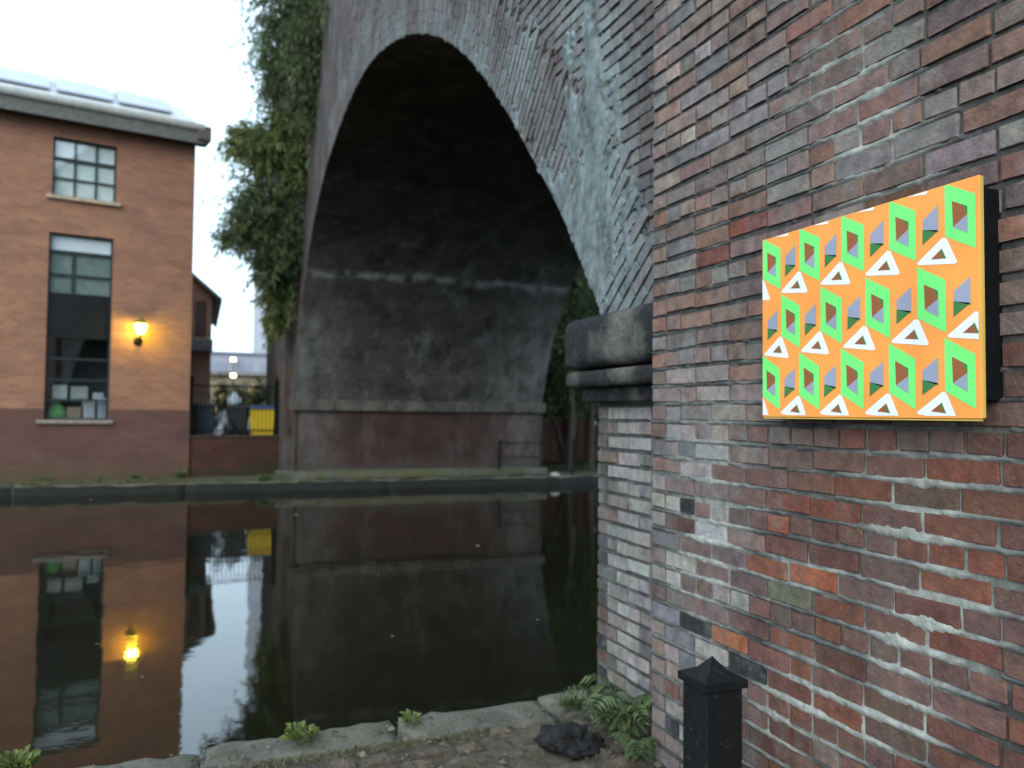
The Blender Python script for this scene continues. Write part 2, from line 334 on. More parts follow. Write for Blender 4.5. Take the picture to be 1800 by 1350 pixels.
# brick shapes shared by every piece
def brick_mesh(L, H, seed):
    r = random.Random(seed); D = .035; V = []; F = []; e = .0075; nx, ny = 4, 3
    US = [-L/2, -L/2+e, r.uniform(-.02, .02), L/2-e, L/2]; VS = [-H/2, -H/2+e, H/2-e, H/2]
    for j, v in enumerate(VS):
        for i, u in enumerate(US):
            d = r.uniform(-.0007, .0007); ex, ey = i in (0, nx), j in (0, ny)
            if ex or ey:
                d += r.uniform(.0025, .0045); k = r.uniform(-.001, .004) if not (ex and ey) else r.choice((.002, .004, .006, .010))
                if ex: u -= math.copysign(k, u)
                if ey: v -= math.copysign(k, v)
            else: u += r.uniform(-.002, .002); v += r.uniform(-.002, .002)
            V.append((d, u, v))
    W = nx+1
    for j in range(ny):
        for i in range(nx): F.append((j*W+i, (j+1)*W+i, (j+1)*W+i+1, j*W+i+1))
    loop = [i for i in range(W)]+[j*W+nx for j in range(1, ny+1)]+[ny*W+i for i in range(nx-1, -1, -1)]+[j*W for j in range(ny-1, 0, -1)]
    base = len(V)
    for q in loop: V.append((D, V[q][1]*1.015, V[q][2]*1.015))
    n = len(loop)
    for k in range(n): F.append((loop[k], loop[(k+1) % n], base+(k+1) % n, base+k))
    return V, F
SL, HL, BH = .226, .110, .0742
STR = [brick_mesh(SL, BH, 100+k) for k in range(10)]; HDR = [brick_mesh(HL, BH, 200+k) for k in range(8)]
STR_ME = [me_from('brick', *b) for b in STR]; HDR_ME = [me_from('brick', *b) for b in HDR]
for m in STR_ME+HDR_ME: m.materials.append(M_BRICK)

def lerp(a, b, t): t = max(0, min(1, t)); return tuple(x+(y-x)*t for x, y in zip(a, b))
def vary(c, v=.2):
    k = random.uniform(1-v, 1+v); return tuple(x*k*random.uniform(.94, 1.06) for x in c)
def g2(px, py, cx, cy, sx, sy): return math.exp(-((px-cx)/sx)**2-((py-cy)/sy)**2)
LIME, LIMEB, INK = (.42, .415, .39), (.235, .29, .295), (.024, .026, .030)
def brick_color(P, face):
    px, py = proj(P); n = fn(P[1]*2.1, P[2]*2.1, 3.7); n2 = fn(P[1]*1.3, P[2]*1.3, 9.1); r = random.random()
    if face == 'pil':
        base = random.choices([(.200, .132, .112), (.20, .172, .160), (.205, .105, .080), (.145, .100, .090), (.25, .12, .082)], (4, 3, 2.4, 2, .5))[0]
        red = (py-560)/260+(px-1500)/480+n*.6; rc = random.choices([(.145, .055, .036), (.118, .051, .038), (.17, .058, .034), (.125, .066, .049), (.22, .072, .034)], (3, 3, 2, 2, .7))[0]
        c = lerp(base, rc, red+random.uniform(-.25, .25))
        white = max(.95*g2(px, py, 1205, 930, 75, 300), .8*g2(px, py, 1270, 1080, 55, 130), .5*g2(px, py, 1220, 690, 90, 120), .7*g2(px, py, 1190, 1290, 60, 120), .45*g2(px, py, 1190, 130, 140, 200))+n*.25
        c = lerp(c, random.choice((LIME, LIME, (.19, .155, .145), (.16, .19, .205))), white*random.uniform(.5, 1.25))
        if r < .03 and px < 1250 and py > 600: c = vary(INK)
        return vary(c, .13)
    if face == 'pier':
        f = g2(px, py, 1108, 900, 34, 900)*.9+n*.2; c = random.choice(((.13, .115, .11), (.10, .09, .09), (.14, .095, .08)))
        if px < 1082: c = random.choice((INK, (.06, .05, .05), (.12, .075, .06)))
        return vary(lerp(c, LIME, f*random.uniform(.6, 1.1)), .12)
    if face == 'vou':
        c = random.choice(((.115, .10, .096), (.13, .115, .11), (.10, .082, .08)))
        f = .22+.85*g2(px, py, 1040, 400, 75, 200)+.35*g2(px, py, 860, 130, 70, 90)+n*.5+n2*.2
        return vary(lerp(c, LIMEB, f*random.uniform(.75, 1.1)), .10)
    c = random.choice(((.125, .10, .094), (.105, .085, .082), (.14, .105, .092), (.11, .10, .098)))
    f = .12+.85*g2(px, py, 1035, 200, 60, 330)+.35*g2(px, py, 1110, 100, 40, 240)+n*.4+n2*.25
    return vary(lerp(c, LIMEB, f*random.uniform(.6, 1.1)), .10)
bricks = []     # (front centre, angle in plane, length, height, header?, face)
def lay(face, X, y0, y1, z0, z1, ok=lambda y, z: True):
    z = z0; k = 0
    while z < z1:
        hdr = (k % 4 == 2); y = y1; first = True
        off = random.uniform(0, .08) if hdr else (.117 if k % 2 else 0)
        while y > y0:
            isH = hdr or (first and (k % 2 == 1)) or random.random() < .08
            L = (HL if isH else SL)+random.uniform(-.004, .004); L = min(L, y-y0)
            if L < .05: break
            yc = y-L/2; zc = z+.04+.008*fn(yc*.8, k*.11, face == 'pil')+random.uniform(-.003, .003)
            if ok(yc, zc): bricks.append((np.array([X+random.uniform(-.0025, .0025), yc, zc]), random.uniform(-.011, .011), L, BH*random.uniform(.94, 1.04), isH, face))
            y -= L+random.uniform(.004, .011); first = False
        z += .080; k += 1
lay('pil', XP, -1.1, YC-.004, GZ+.005, 5.3)
lay('pier', XS, YC, 4.195, GZ+.005, 1.86)
RTT = .76
def ring_d(y, z): return np.min(np.hypot(ARC[:, 0]-y, ARC[:, 1]-z))
def above_ring(y, z):
    if z < 2.42: return False
    za = np.interp(y, ARC[:, 0], ARC[:, 1]) if y > ARC[0, 0] else 0
    if y > ARC[0, 0] and z < za: return False
    return ring_d(y, z) > RTT-.20
lay('span', XS, YC, 13.2, 2.41, 8.9, above_ring)
# arch of radial courses, stretchers and headers alternating outward from the opening
s_ = -.70; kk = 0
while s_ < 12.3:
    y, z, ty, tz = arc_at(s_); r_ = random.uniform(-.012, .012); seq = [HL, SL, SL, SL] if kk % 2 else [SL, SL, SL, HL]
    if 1.05 < s_ < 1.30 or 1.62 < s_ < 1.80: r_ += random.uniform(.06, .13)
    for L0 in seq:
        L = L0+random.uniform(-.006, .006); rr = r_+L/2; cy, cz = y-tz*rr, z+ty*rr
        if r_+L > RTT+.03: break
        if cz > 2.36 and cy > YC-.03 and (s_ > 0 or cy < 4.1):
            bricks.append((np.array([XS-.013+random.uniform(-.003, .003), cy, cz]), math.atan2(tz, ty)+math.pi/2+random.uniform(-.02, .02), L, .0745*random.uniform(.95, 1.03)*(1+rr*.06), L0 == HL, 'vou'))
        r_ += L+random.uniform(.004, .009)
    s_ += .0795; kk += 1
# rank by size in the picture: the 300 largest are pieces of their own
def area(b):
    c = b[0]; ca, sa = math.cos(b[1]), math.sin(b[1]); P = [c+np.array([0, ca*u*b[2]/2-sa*v*b[3]/2, sa*u*b[2]/2+ca*v*b[3]/2]) for u, v in ((-1, -1), (1, -1), (1, 1), (-1, 1))]
    q = proj(P); m = q.mean(0)
    if c[1] < .6 or not (-30 < m[0] < 1850 and -30 < m[1] < 1385): return 0
    return .5*abs(sum(q[i][0]*q[(i+1) % 4][1]-q[(i+1) % 4][0]*q[i][1] for i in range(4)))
ar = np.array([area(b) for b in bricks]); order = np.argsort(-ar)
top = set(order[:300].tolist())
SPECIAL = [((1418, 1032), (.30, .088, .038), 'S'), ((1278, 1135), (.33, .11, .042), 'S'), ((1338, 385), (.22, .065, .04), 'S'), ((1212, 868), (.022, .024, .028), ''), ((1232, 1108), (.022, .022, .026), ''), ((1180, 930), (.10, .05, .04), ''), ((1385, 1058), (.13, .125, .08), ''), ((1268, 455), (.17, .055, .04), ''), ((1660, 1010), (.2, .07, .04), ''), ((1740, 1000), (.2, .065, .04), ''), ((1560, 365), (.12, .06, .03), ''), ((1300, 1160), (.022, .024, .028), ''), ((1660, 1115), (.16, .05, .035), '')]
cols = [brick_color(b[0], b[5]) for b in bricks]
pix = proj(np.array([b[0] for b in bricks]))
for (sx, sy), c, _ in SPECIAL:
    d = np.hypot(pix[:, 0]-sx, pix[:, 1]-sy)+np.where(ar > 0, 0, 1e4)+np.array([0 if b[5] == 'pil' else 1e4 for b in bricks]); cols[int(np.argmin(d))] = c

def color_layer(me, cols_per_vert):
    a = me.color_attributes.new('Col', 'FLOAT_COLOR', 'POINT'); c = np.ones((len(me.vertices), 4), np.float32); c[:, :3] = cols_per_vert; a.data.foreach_set('color', c.ravel())
def mortar_sheet(name, X, y0, y1, z0, z1, step, zb=GZ+.005):
    ys = np.linspace(y0, y1, int((y1-y0)/step)+1); zs = np.linspace(z0, z1, int((z1-z0)/step)+1)
    Y, Z = np.meshgrid(ys, zs); P = np.stack([np.full(Y.size, X), Y.ravel(), Z.ravel()], 1); px, py = proj(P).T
    G = lambda cx, cy, sx, sy: np.exp(-((px-cx)/sx)**2-((py-cy)/sy)**2)
    pale = np.maximum.reduce([G(1610, 900, 95, 140), G(1640, 1090, 110, 150), G(1400, 1250, 110, 90), G(1570, 1280, 130, 70), .85*G(1500, 220, 90, 190), .65*G(1410, 1000, 130, 40), .55*G(1250, 960, 90, 260)])*1.35
    V, C = [], []
    for (x, y, z), p in zip(P, pale):
        p = max(0, min(1, p-.06+.40*fn(y*3, z*3, 1.3, 1, 2))); k = round((z-zb)/.08); jz = zb+.08*k+.008*fn(y*.8, (k-.5)*.11, 1)
        n2 = mnoise.noise((y*38, z*38, 5)); sm = max(0, mnoise.noise((y*6, k*3.1, 2))+.18)*p
        wd = .005+.024*sm*(.6+.8*abs(mnoise.noise((y*31, k, 7)))); dz = abs(z-jz-.006*mnoise.noise((y*22, k, 1))); edge = max(0, min(1, (wd-dz)/.006+.5)) if sm > 0 else 0
        off = .0095-.0055*p+.0022*n2; off = off*(1-edge)+(-.0035+.0015*n2)*edge
        q = max(p*.8, edge*p)*(1+.2*n2); V.append((X+off, y, z)); C.append((.072+.285*q, .068+.29*q, .064+.255*q))
    n = len(ys); F = [(j*n+i, (j+1)*n+i, (j+1)*n+i+1, j*n+i+1) for j in range(len(zs)-1) for i in range(n-1)]
    me = me_from(name, V, F); color_layer(me, np.array(C)); return me
pil = wlink('pilaster', mortar_sheet('pilaster', XP, 1.2, YC, GZ-.05, 4.0, .0075), M_MORTAR, bridge, True)
wlink('wall_core', MB().box((XP+.014, -12, -1), (XB, YC-.003, TOPZ)).mesh('core'), plain('dark_mortar_bed', (.075, .070, .066), .95), bridge)
spx = mortar_sheet('pier_mortar', XS, YC, 4.19, GZ-.1, 1.95, .02); wlink('pier_face', spx, M_MORTAR, bridge, True)
# individual bricks under the masonry they belong to
for i in order[:300]:
    c, a, L, H, isH, face = bricks[i]; me = (HDR_ME if isH else STR_ME)[int(i) % (8 if isH else 10)]
    o = bpy.data.objects.new('brick', me); COL.objects.link(o); o.parent = pil; o.location = Vector(c)-wloc(pil); o.rotation_euler = (a, 0, 0)
    o.scale = (1, L/(HL if isH else SL), H/BH); o.color = (*cols[i], 1)
Vs, Fs, Cs = [], [], []; nb = 0
for i, (c, a, L, H, isH, face) in enumerate(bricks):
    if i in top: continue
    V, F = (HDR if isH else STR)[i % (8 if isH else 10)]; V = np.array(V)*np.array([1, L/(HL if isH else SL), H/BH]); ca, sa = math.cos(a), math.sin(a)
    W = np.stack([V[:, 0], V[:, 1]*ca-V[:, 2]*sa, V[:, 1]*sa+V[:, 2]*ca], 1)+c
    Vs.append(W); Fs += [tuple(q+nb for q in f) for f in F]; Cs.append(np.tile(cols[i], (len(V), 1))); nb += len(V)
me = me_from('brickwork', np.vstack(Vs), Fs); color_layer(me, np.vstack(Cs)); tag(wlink('brickwork', me, M_BRICKS, bridge), kind='stuff')

ys = np.arange(YC, 9.6, .019); zs = np.arange(2.37, 7.9, .019); ny_, nz_ = len(ys), len(zs)
Yg, Zg = np.meshgrid(ys, zs); pg = proj(np.stack([np.full(Yg.size, XS), Yg.ravel(), Zg.ravel()], 1))
V, C, ok = [], [], []
for y, z, (px, py) in zip(Yg.ravel(), Zg.ravel(), pg):
    za = np.interp(y, ARC[:, 0], ARC[:, 1]) if y > ARC[0, 0] else 2.3; inside = z > za+.012 and -60 < py < 600
    m = -.3
    if inside:
        d_edge = (z-za)*.75 if y > ARC[0, 0] else .5
        m = 1.0*g2(px, py, 1045, 400, 62, 170)+.85*g2(px, py, 1035, 170, 50, 190)+.55*g2(px, py, 1120, 430, 26, 150)+.75*math.exp(-(d_edge/.16)**2)*(.45+.55*g2(px, py, 960, 260, 200, 260))-.60
        m += .55*mnoise.noise((y*5.5, z*1.5, 4))+.5*mnoise.noise(((y-z*.25)*21, z*4, 8))+.38*mnoise.noise((y*45, z*26, 3))
    n3 = mnoise.noise((y*9, z*3, 12)); e = max(0, min(1, m*2.2+.5)); inside and None
    V.append((XS+.03-(.047+.004*n3+.004*mnoise.noise((y*40, z*40, 1)))*e, y, z)); k = .78+.5*n3+.25*mnoise.noise((y*30, z*12, 6)); k = max(.25, min(1.25, k)); C.append((.205*k, .245*k, .248*k)); ok.append(inside)
F = [(j*ny_+i, (j+1)*ny_+i, (j+1)*ny_+i+1, j*ny_+i+1) for j in range(nz_-1) for i in range(ny_-1) if ok[j*ny_+i] and ok[(j+1)*ny_+i+1] and ok[j*ny_+i+1] and ok[(j+1)*ny_+i]]
me = me_from('lime_crust', V, F); color_layer(me, np.array(C)); wlink('lime_crust', me, M_MORTAR, bridge, True)
def grid_uv(name, rows, mats, uvs):
    """rows: list of lists of points; uvs the same shape, in metres"""
    n = len(rows[0]); V = [p for r in rows for p in r]; F = [(j*n+i, j*n+i+1, (j+1)*n+i+1, (j+1)*n+i) for j in range(len(rows)-1) for i in range(n-1)]
    me = me_from(name, V, F); uvl = me.uv_layers.new(name='UVMap'); flat = [u for r in uvs for u in r]
    for l in me.loops: uvl.data[l.index].uv = flat[l.vertex_index]
    return me
# spandrel sheet behind the pieces and across the far half of the arch
ycols = np.concatenate([np.linspace(YC, ARC[0, 0], 8)[:-1], ARC[:, 0], np.linspace(19.92, 27, 16)])
lowz = [2.3 if y < ARC[0, 0] else float(np.interp(y, ARC[:, 0], ARC[:, 1])) if y <= ARC[-1, 0] else -.6 for y in ycols]
rows = [[(XS+.012, y, lo+(TOPZ-lo)*k/10) for y, lo in zip(ycols, lowz)] for k in range(11)]
wlink('spandrel', grid_uv('spandrel', rows, M_FACE, [[(p[1], p[2]) for p in r] for r in rows]), M_FACE, bridge)
rows = [[(XB, p[1], p[2]) for p in r] for r in rows]
wlink('back_spandrel', grid_uv('back_spandrel', rows, M_FACE, [[(p[1], p[2]) for p in r] for r in rows]), M_FACE, bridge)
# a ring of the far half in real relief
rows = [[(XS-.010, *(np.array(arc_at(s)[:2])+np.array([-arc_at(s)[3], arc_at(s)[2]])*RTT*k)) for s in np.linspace(12.15, ARC_S[-1]-.05, 60)] for k in (0, 1)]
me = grid_uv('ring', rows, M_FACE, [[(k*.76, s) for s in np.linspace(12.15, ARC_S[-1]-.05, 60)] for k in (0, 1)]); wlink('arch_ring', me, M_FACE, bridge)
# soffit
xs = np.linspace(XS-.006, XB, 24)
rows = [[(x, y, z) for x in xs] for y, z in ARC]
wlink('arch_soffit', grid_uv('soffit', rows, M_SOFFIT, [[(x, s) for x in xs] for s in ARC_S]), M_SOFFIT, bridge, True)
# far pier
def wall_face(name, p0, p1, z0, z1, mat, parent, nseg=12, local=False):
    p0, p1 = Vector(p0), Vector(p1); L = (p1-p0).length
    rows = [[(*(p0+(p1-p0)*i/nseg), z) for i in range(nseg+1)] for z in np.linspace(z0, z1, 6)]
    me = grid_uv(name, rows, mat, [[(L*i/nseg, z) for i in range(nseg+1)] for z in np.linspace(z0, z1, 6)])
    return link(name, me, mat, parent) if local else wlink(name, me, mat, parent)
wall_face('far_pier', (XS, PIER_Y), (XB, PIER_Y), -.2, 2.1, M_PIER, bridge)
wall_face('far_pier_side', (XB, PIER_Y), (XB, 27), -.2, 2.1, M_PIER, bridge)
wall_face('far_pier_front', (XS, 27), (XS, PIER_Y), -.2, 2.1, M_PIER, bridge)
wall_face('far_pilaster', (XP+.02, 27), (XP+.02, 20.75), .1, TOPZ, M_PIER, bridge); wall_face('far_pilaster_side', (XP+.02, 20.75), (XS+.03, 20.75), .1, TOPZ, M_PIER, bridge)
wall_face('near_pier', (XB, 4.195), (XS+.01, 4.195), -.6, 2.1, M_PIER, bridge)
x = XS-.12
for L in (1.05, 1.25, 1.0, 1.2, 1.1, .96):
    wlink('string_stone', MB().box((x, PIER_Y-.13, 1.85), (x+L-.012, PIER_Y+.1, 2.11), .025).mesh('string_stone'), M_STRING, bridge); x += L
b = MB()
b.bm.verts.ensure_lookup_table()
for (ya, za), (yb, zb) in (((FAR_E+.335, FZ+.02), (PIER_Y-.18, FZ+.16)), ((PIER_Y-.18, FZ+.16), (PIER_Y+.02, FZ+.24))):
    for i in range(24):
        xa, xb_ = 1.7+6.9*i/24, 1.7+6.9*(i+1)/24
        q = lambda x, y, z: (x, y, z+.02*fn(x*3, y*3, 0))
        b.poly([q(xa, ya, za), q(xb_, ya, za), q(xb_, yb, zb), q(xa, yb, zb)])
bmesh.ops.remove_doubles(b.bm, verts=b.bm.verts[:], dist=.001)
wlink('pier_footing', b.mesh('footing'), M_FOOT, bridge, True)
# impost over the near pier: a heavy bullnosed slab on a thinner one, then a corbel course
imp = wlink('impost', MB().box((1.962, YC+.004, 2.060), (XB, 4.335, 2.345), .06, 4).mesh('impost'), M_IMPOST, bridge, True)
wlink('lower_slab', MB().box((1.972, YC+.004, 1.955), (XB, 4.32, 2.046), .03, 3).mesh('slab'), M_IMPOST, imp, True)
wlink('corbel', MB().box((2.05, YC+.004, 1.875), (XB, 4.25, 1.953), .012, 2).mesh('corbel'), M_IMPOST, imp, True)
wlink('parapet_coping', MB().box((XP-.15, -12, TOPZ), (XB+.2, 27, TOPZ+.25), .03).mesh('cop'), M_STRING, bridge)

# ------------------------------------------------------------------ the painted panel
XBD = 1.875; BY0, BY1, BZ0, BZ1 = 2.4078, 1.5331, 1.8008, 2.4340; BW, BHt = BY0-BY1, BZ1-BZ0
panel = thing('painted_panel', (XBD+.04, (BY0+BY1)/2, BZ0), 'painted board of orange and green cut-out cubes mounted on the brick wall', 'painting')
def paint(name, col): return plain(name, col, .6, .09, 6, spec=.3, bump=.08)
P_OR, P_GR, P_BR, P_GY, P_DG, P_WH = paint('orange_paint', (.95, .335, .065)), paint('green_paint', (.18, .80, .18)), paint('brown_paint', (.30, .095, .03)), paint('lilac_grey_paint', (.30, .32, .40)), paint('dark_green_paint', (.045, .19, .05)), paint('white_paint', (.82, .82, .83))
wlink('board', MB().box((XBD, BY1, BZ0), (XBD+.012, BY0, BZ1), .002, 1).mesh('board'), P_OR, panel)
wlink('yellow_edge', MB().box((XBD+.003, BY1+.004, BZ0-.005), (XBD+.011, BY0-.004, BZ0-.0008)).box((XBD+.003, BY1-.004, BZ0+.003), (XBD+.011, BY1-.0007, BZ1-.003)).mesh('edge'), paint('yellow_edge_paint', (.62, .42, .09)), panel)
wlink('batten', MB().box((XBD+.0125, BY1+.005, BZ0+.05), (XP+.012, BY1+.045, BZ1-.03)).mesh('bat'), M_BLACK, panel)
wlink('batten', MB().box((XBD+.0125, BY0-.06, BZ0+.03), (XP+.012, BY0-.02, BZ1-.03)).mesh('bat'), M_BLACK, panel)
wlink('batten', MB().box((XBD+.0125, BY1+.05, BZ0+.02), (XP+.012, BY0-.065, BZ0+.06)).mesh('bat'), M_BLACK, panel)
def clip(poly):
    for ax, lim, sg in ((0, .003, 1), (0, .994, -1), (1, .012, 1), (1, .997, -1)):
        out = []
        for i in range(len(poly)):
            a, c = poly[i-1], poly[i]; ia, ic = sg*(a[ax]-lim) >= 0, sg*(c[ax]-lim) >= 0
            if ia != ic:
                t = (lim-a[ax])/(c[ax]-a[ax]); out.append((a[0]+t*(c[0]-a[0]), a[1]+t*(c[1]-a[1])))
            if ic: out.append(c)
        poly = out
        if len(poly) < 3: return []
    return poly
UNIT = [([(0, 0), (.108, -.080), (.108, -.305), (0, -.227)], 0, 1),
        ([(.027, -.083), (.062, -.108), (.080, -.155), (.030, -.195)], 1, 2), ([(.080, -.155), (.080, -.234), (.030, -.195)], 2, 2), ([(.062, -.108), (.080, -.121), (.080, -.155)], 3, 2),
        ([(.136, -.134), (.194, -.083), (.194, -.201), (.136, -.176)], 2, 1), ([(.136, -.176), (.194, -.201), (.194, -.192), (.135, -.241)], 3, 2),
        ([(.112, -.318), (.210, -.230), (.224, -.236), (.262, -.345), (.255, -.352), (.118, -.327)], 4, 1),
        ([(.167, -.313), (.202, -.281), (.212, -.320)], 1, 2), ([(.202, -.281), (.207, -.275), (.223, -.322), (.212, -.320)], 3, 2)]
def bd(u, v, lay): return (XBD-.0007*lay, BY0-u*BW, BZ0+v*BHt)
PATCH = (('green_shape', P_GR), ('brown_shape', P_BR), ('grey_shape', P_GY), ('dark_green_shape', P_DG), ('white_triangle', P_WH))
for rw, (v0, u0) in enumerate(((1.335, .118), (1.005, .006), (.671, .118), (.345, .0005), (.012, .114))):
    for k in range(-2, 6):
        for poly, mi, ly in UNIT:
            q = clip([(u0+.2186*k+a, v0+c) for a, c in poly])
            if len(q) < 3 or max(p[0] for p in q)-min(p[0] for p in q) < .008 or max(p[1] for p in q)-min(p[1] for p in q) < .008: continue
            wlink(PATCH[mi][0], MB().poly([bd(u, v, ly) for u, v in q][::-1]).mesh(PATCH[mi][0]), PATCH[mi][1], panel)

# ------------------------------------------------------------------ black post by the wall
pc = onx(1252, 1185, 1.70); pw = .074; px_, py_ = 1.70, float(pc[1])
def post_mat():
    t = NT('worn_black_paint'); p = t.pos(); f = t.ramp(t.noise(p, 22, 7, .72), .56, .68); c = t.mix(f, (.0065, .0075, .0085), (.030, .026, .022)); c = t.mix(t.ramp(t.noise(p, 55, 5, .7), .66, .74), c, (.10, .095, .085))
    t.bump(t.noise(p, 40, 6, .7), .5, .006); return t.out(c, .62, .2)
M_POST = post_mat()
post = thing('iron_post', (px_, py_, GZ-.02), 'short black square post with pyramid cap beside the brick wall', 'post')
zt = .905
wlink('shaft', MB().box((px_-pw, py_-pw, GZ-.03), (px_+pw, py_+pw, zt-.03), .008, 3).mesh('shaft'), M_POST, post)
b = MB(); e = pw+.012
bot = [(px_+sx*e, py_+sy*e) for sx, sy in ((-1, -1), (1, -1), (1, 1), (-1, 1))]
V = [(*p, zt-.035) for p in bot]+[(*p, zt-.008) for p in bot]+[(px_+(p[0]-px_)*.42, py_+(p[1]-py_)*.42, zt+.016) for p in bot]+[(px_, py_, zt+.058)]
F = [(3, 2, 1, 0)]+[(i, (i+1) % 4, 4+(i+1) % 4, 4+i) for i in range(4)]+[(4+i, 4+(i+1) % 4, 8+(i+1) % 4, 8+i) for i in range(4)]+[(8+i, 8+(i+1) % 4, 12) for i in range(4)]
wlink('cap', me_from('cap', V, F), M_POST, post)

# ------------------------------------------------------------------ plants
def leaves_mesh(name, pts, dirs, sizes, asp=.32, droop=.35, shade=None):
    """each leaf: a folded pair of quads, own shade in Col"""
    n = len(pts); pts = np.array(pts, float); d = np.array(dirs, float); d /= np.linalg.norm(d, axis=1, keepdims=True)+1e-9
    up = rng.normal(0, 1, (n, 3)); up[:, 2] += 1.2; s = np.cross(d, up); s /= np.linalg.norm(s, axis=1, keepdims=True)+1e-9; nn = np.cross(s, d)
    L = np.array(sizes)[:, None]; wv = s*L*asp*.5; mid = pts+d*L*.5+nn*L*.05; tip = pts+d*L-np.array([0, 0, 1])*L*droop
    V = np.stack([pts, mid-wv+nn*L*.06, mid-np.array([0, 0, 1])*L*droop*.3, mid+wv+nn*L*.06, tip], 1).reshape(-1, 3)
    F = []
    for i in range(n): k = i*5; F += [(k, k+2, k+1), (k, k+3, k+2), (k+1, k+2, k+4), (k+2, k+3, k+4)]
    me = me_from(name, V, F); sh = np.repeat(np.clip(shade if shade is not None else rng.beta(2, 2, n), 0, 1), 5); color_layer(me, np.stack([sh]*3, 1)); return me
def shrub(name, base, blobs, nleaf, size, mat, label, cat, group=None, stems=True, asp=.3, twigs=26, droop=.4):
    """blobs: (centre, radii, weight). Sprays of leaves on arching twigs, ragged at the rim."""
    t = thing(name, base, label, cat, group); b = MB(); P, D, S, H = [], [], [], []; wsum = sum(q[2] for q in blobs)
    for c, r, wt in blobs:
        c, r = np.array(c), np.array(r); nt = int(twigs*wt)
        b.tube([base, (np.array(base)*.5+c*.5)+rng.normal(0, .06, 3), c], [.035, .025, .012], 6)
        for k in range(nt):
            dv = rng.normal(0, 1, 3); dv /= np.linalg.norm(dv); rr = rng.uniform(.2, .6); p0 = c+dv*r*rr*.6
            p1 = c+dv*r*rng.choice((.75, .95, 1.1, 1.3, 1.55), p=(.25, .28, .25, .15, .07))
            pm = (p0+p1)/2+np.array([0, 0, .12*np.linalg.norm(p1-p0)]); p1 = p1-np.array([0, 0, .12*np.linalg.norm(r)])
            if k % 3 == 0: b.tube([p0, pm, p1], [.012, .008, .003], 4, False)
            m = max(4, int(nleaf/wsum*wt/nt)); base_sh = rng.beta(1.2, 1.2)
            for q in range(m):
                u = rng.uniform(.05, 1); x = (1-u)**2*p0+2*u*(1-u)*pm+u*u*p1+rng.normal(0, .10, 3)*np.linalg.norm(r)*.6*(1-.6*u)
                dd = (p1-p0)/max(1e-6, np.linalg.norm(p1-p0))+rng.normal(0, .65, 3); P.append(x); D.append(dd); S.append(size*rng.uniform(.55, 1.25)); H.append(base_sh*.65+.35*rng.uniform())
    if stems: wlink('stems', b.mesh('stems'), M_BARK, t)
    wlink('foliage', leaves_mesh('foliage', P, D, S, asp, droop, np.array(H)), mat, t)
    return t
def blob(px, py, Y, rx, ry, rd, wt):
    c = ony(px, py, Y); k = np.linalg.norm(c-CAM)/FPX; return (c, np.array([rx*k, rd, ry*k]), wt)
shrub('wall_shrub', (2.05, 18.2, 9.2), [blob(505, 30, 18.2, 60, 66, 1.2, 3), blob(520, -70, 17.8, 75, 70, 1.2, 2.5), blob(500, 125, 18.4, 52, 66, 1.0, 2.8), blob(545, 70, 16.9, 46, 80, .8, 2.4), blob(552, 165, 17.4, 36, 75, .5, 1.8), blob(590, -20, 15.8, 34, 60, .5, 1.2)], 21000, .125, M_LEAF_DARK, 'tall dark shrub hanging from the top of the viaduct above the arch', 'shrub', twigs=70)
shrub('wall_shrub', (2.05, 19.0, 6.9), [blob(470, 262, 18.9, 58, 54, .8, 2.8), blob(508, 225, 18.6, 40, 55, .7, 1.6), blob(428, 250, 19.0, 34, 28, .4, 1.0), blob(518, 310, 18.8, 28, 55, .5, 1.3)], 15000, .125, M_LEAF_OLIVE, 'olive green shrub sprouting from the viaduct face at mid height', 'shrub', twigs=64)
shrub('wall_shrub', (2.05, 19.3, 5.4), [blob(460, 365, 19.1, 62, 60, .8, 3.2), blob(425, 412, 19.1, 42, 32, .6, 1.5), blob(498, 420, 19.2, 36, 62, .6, 2), blob(476, 465, 19.3, 40, 36, .5, 1.4)], 15000, .12, M_LEAF_DARK, 'dense blackish shrub bulging out towards the house below the olive one', 'shrub', twigs=70)
shrub('wall_shrub', (2.0, 20.0, 4.0), [blob(492, 515, 19.8, 36, 48, .4, 2.2), blob(514, 440, 19.6, 24, 34, .35, 1.4), blob(482, 565, 20.0, 20, 28, .3, 1)], 7000, .12, M_LEAF_OLIVE, 'small drooping shrub lowest on the viaduct beside the far pier', 'shrub', twigs=50)

def tuft(name, loc, n, h, spread, mat, label, cat='weed', group=None, asp=.25, lean=.5, rise=1.0):
    t = thing(name, loc, label, cat, group); P, D, S = [], [], []
    for k in range(n):
        a = rng.uniform(0, 6.283); r = spread*math.sqrt(rng.uniform()); b = rng.uniform(0, 1)
        P.append((loc[0]+r*math.cos(a)*.6, loc[1]+r*math.sin(a)*.6, loc[2]-.01+b*h*.55)); D.append((math.cos(a)*lean, math.sin(a)*lean, rise*rng.uniform(.3, 1.2))); S.append(h*rng.uniform(.3, .75))
    wlink('leaves', leaves_mesh('leaves', P, D, S, asp, .3), mat, t); return t
def gp(px, py, z=GZ): p = onz(px, py, z); return (float(p[0]), float(p[1]), z)
tuft('weed', gp(530, 1298), 110, .085, .10, M_LEAF_WEED, 'yellow-green weed on the near coping, left of the middle', group='weeds on the near coping', asp=.5)
tuft('weed', gp(722, 1270), 70, .07, .07, M_LEAF_WEED, 'tiny green weed sprouting midway along the near coping', group='weeds on the near coping', asp=.5)
tuft('weed', gp(1010, 1245), 130, .09, .10, M_LEAF_FERN, 'green weed on the near coping close to the bridge pier', group='weeds on the near coping', asp=.45)
tuft('weed', gp(25, 1352), 150, .09, .12, M_LEAF_WEED, 'leafy weed at the bottom left corner of the near coping', group='weeds on the near coping', asp=.5)
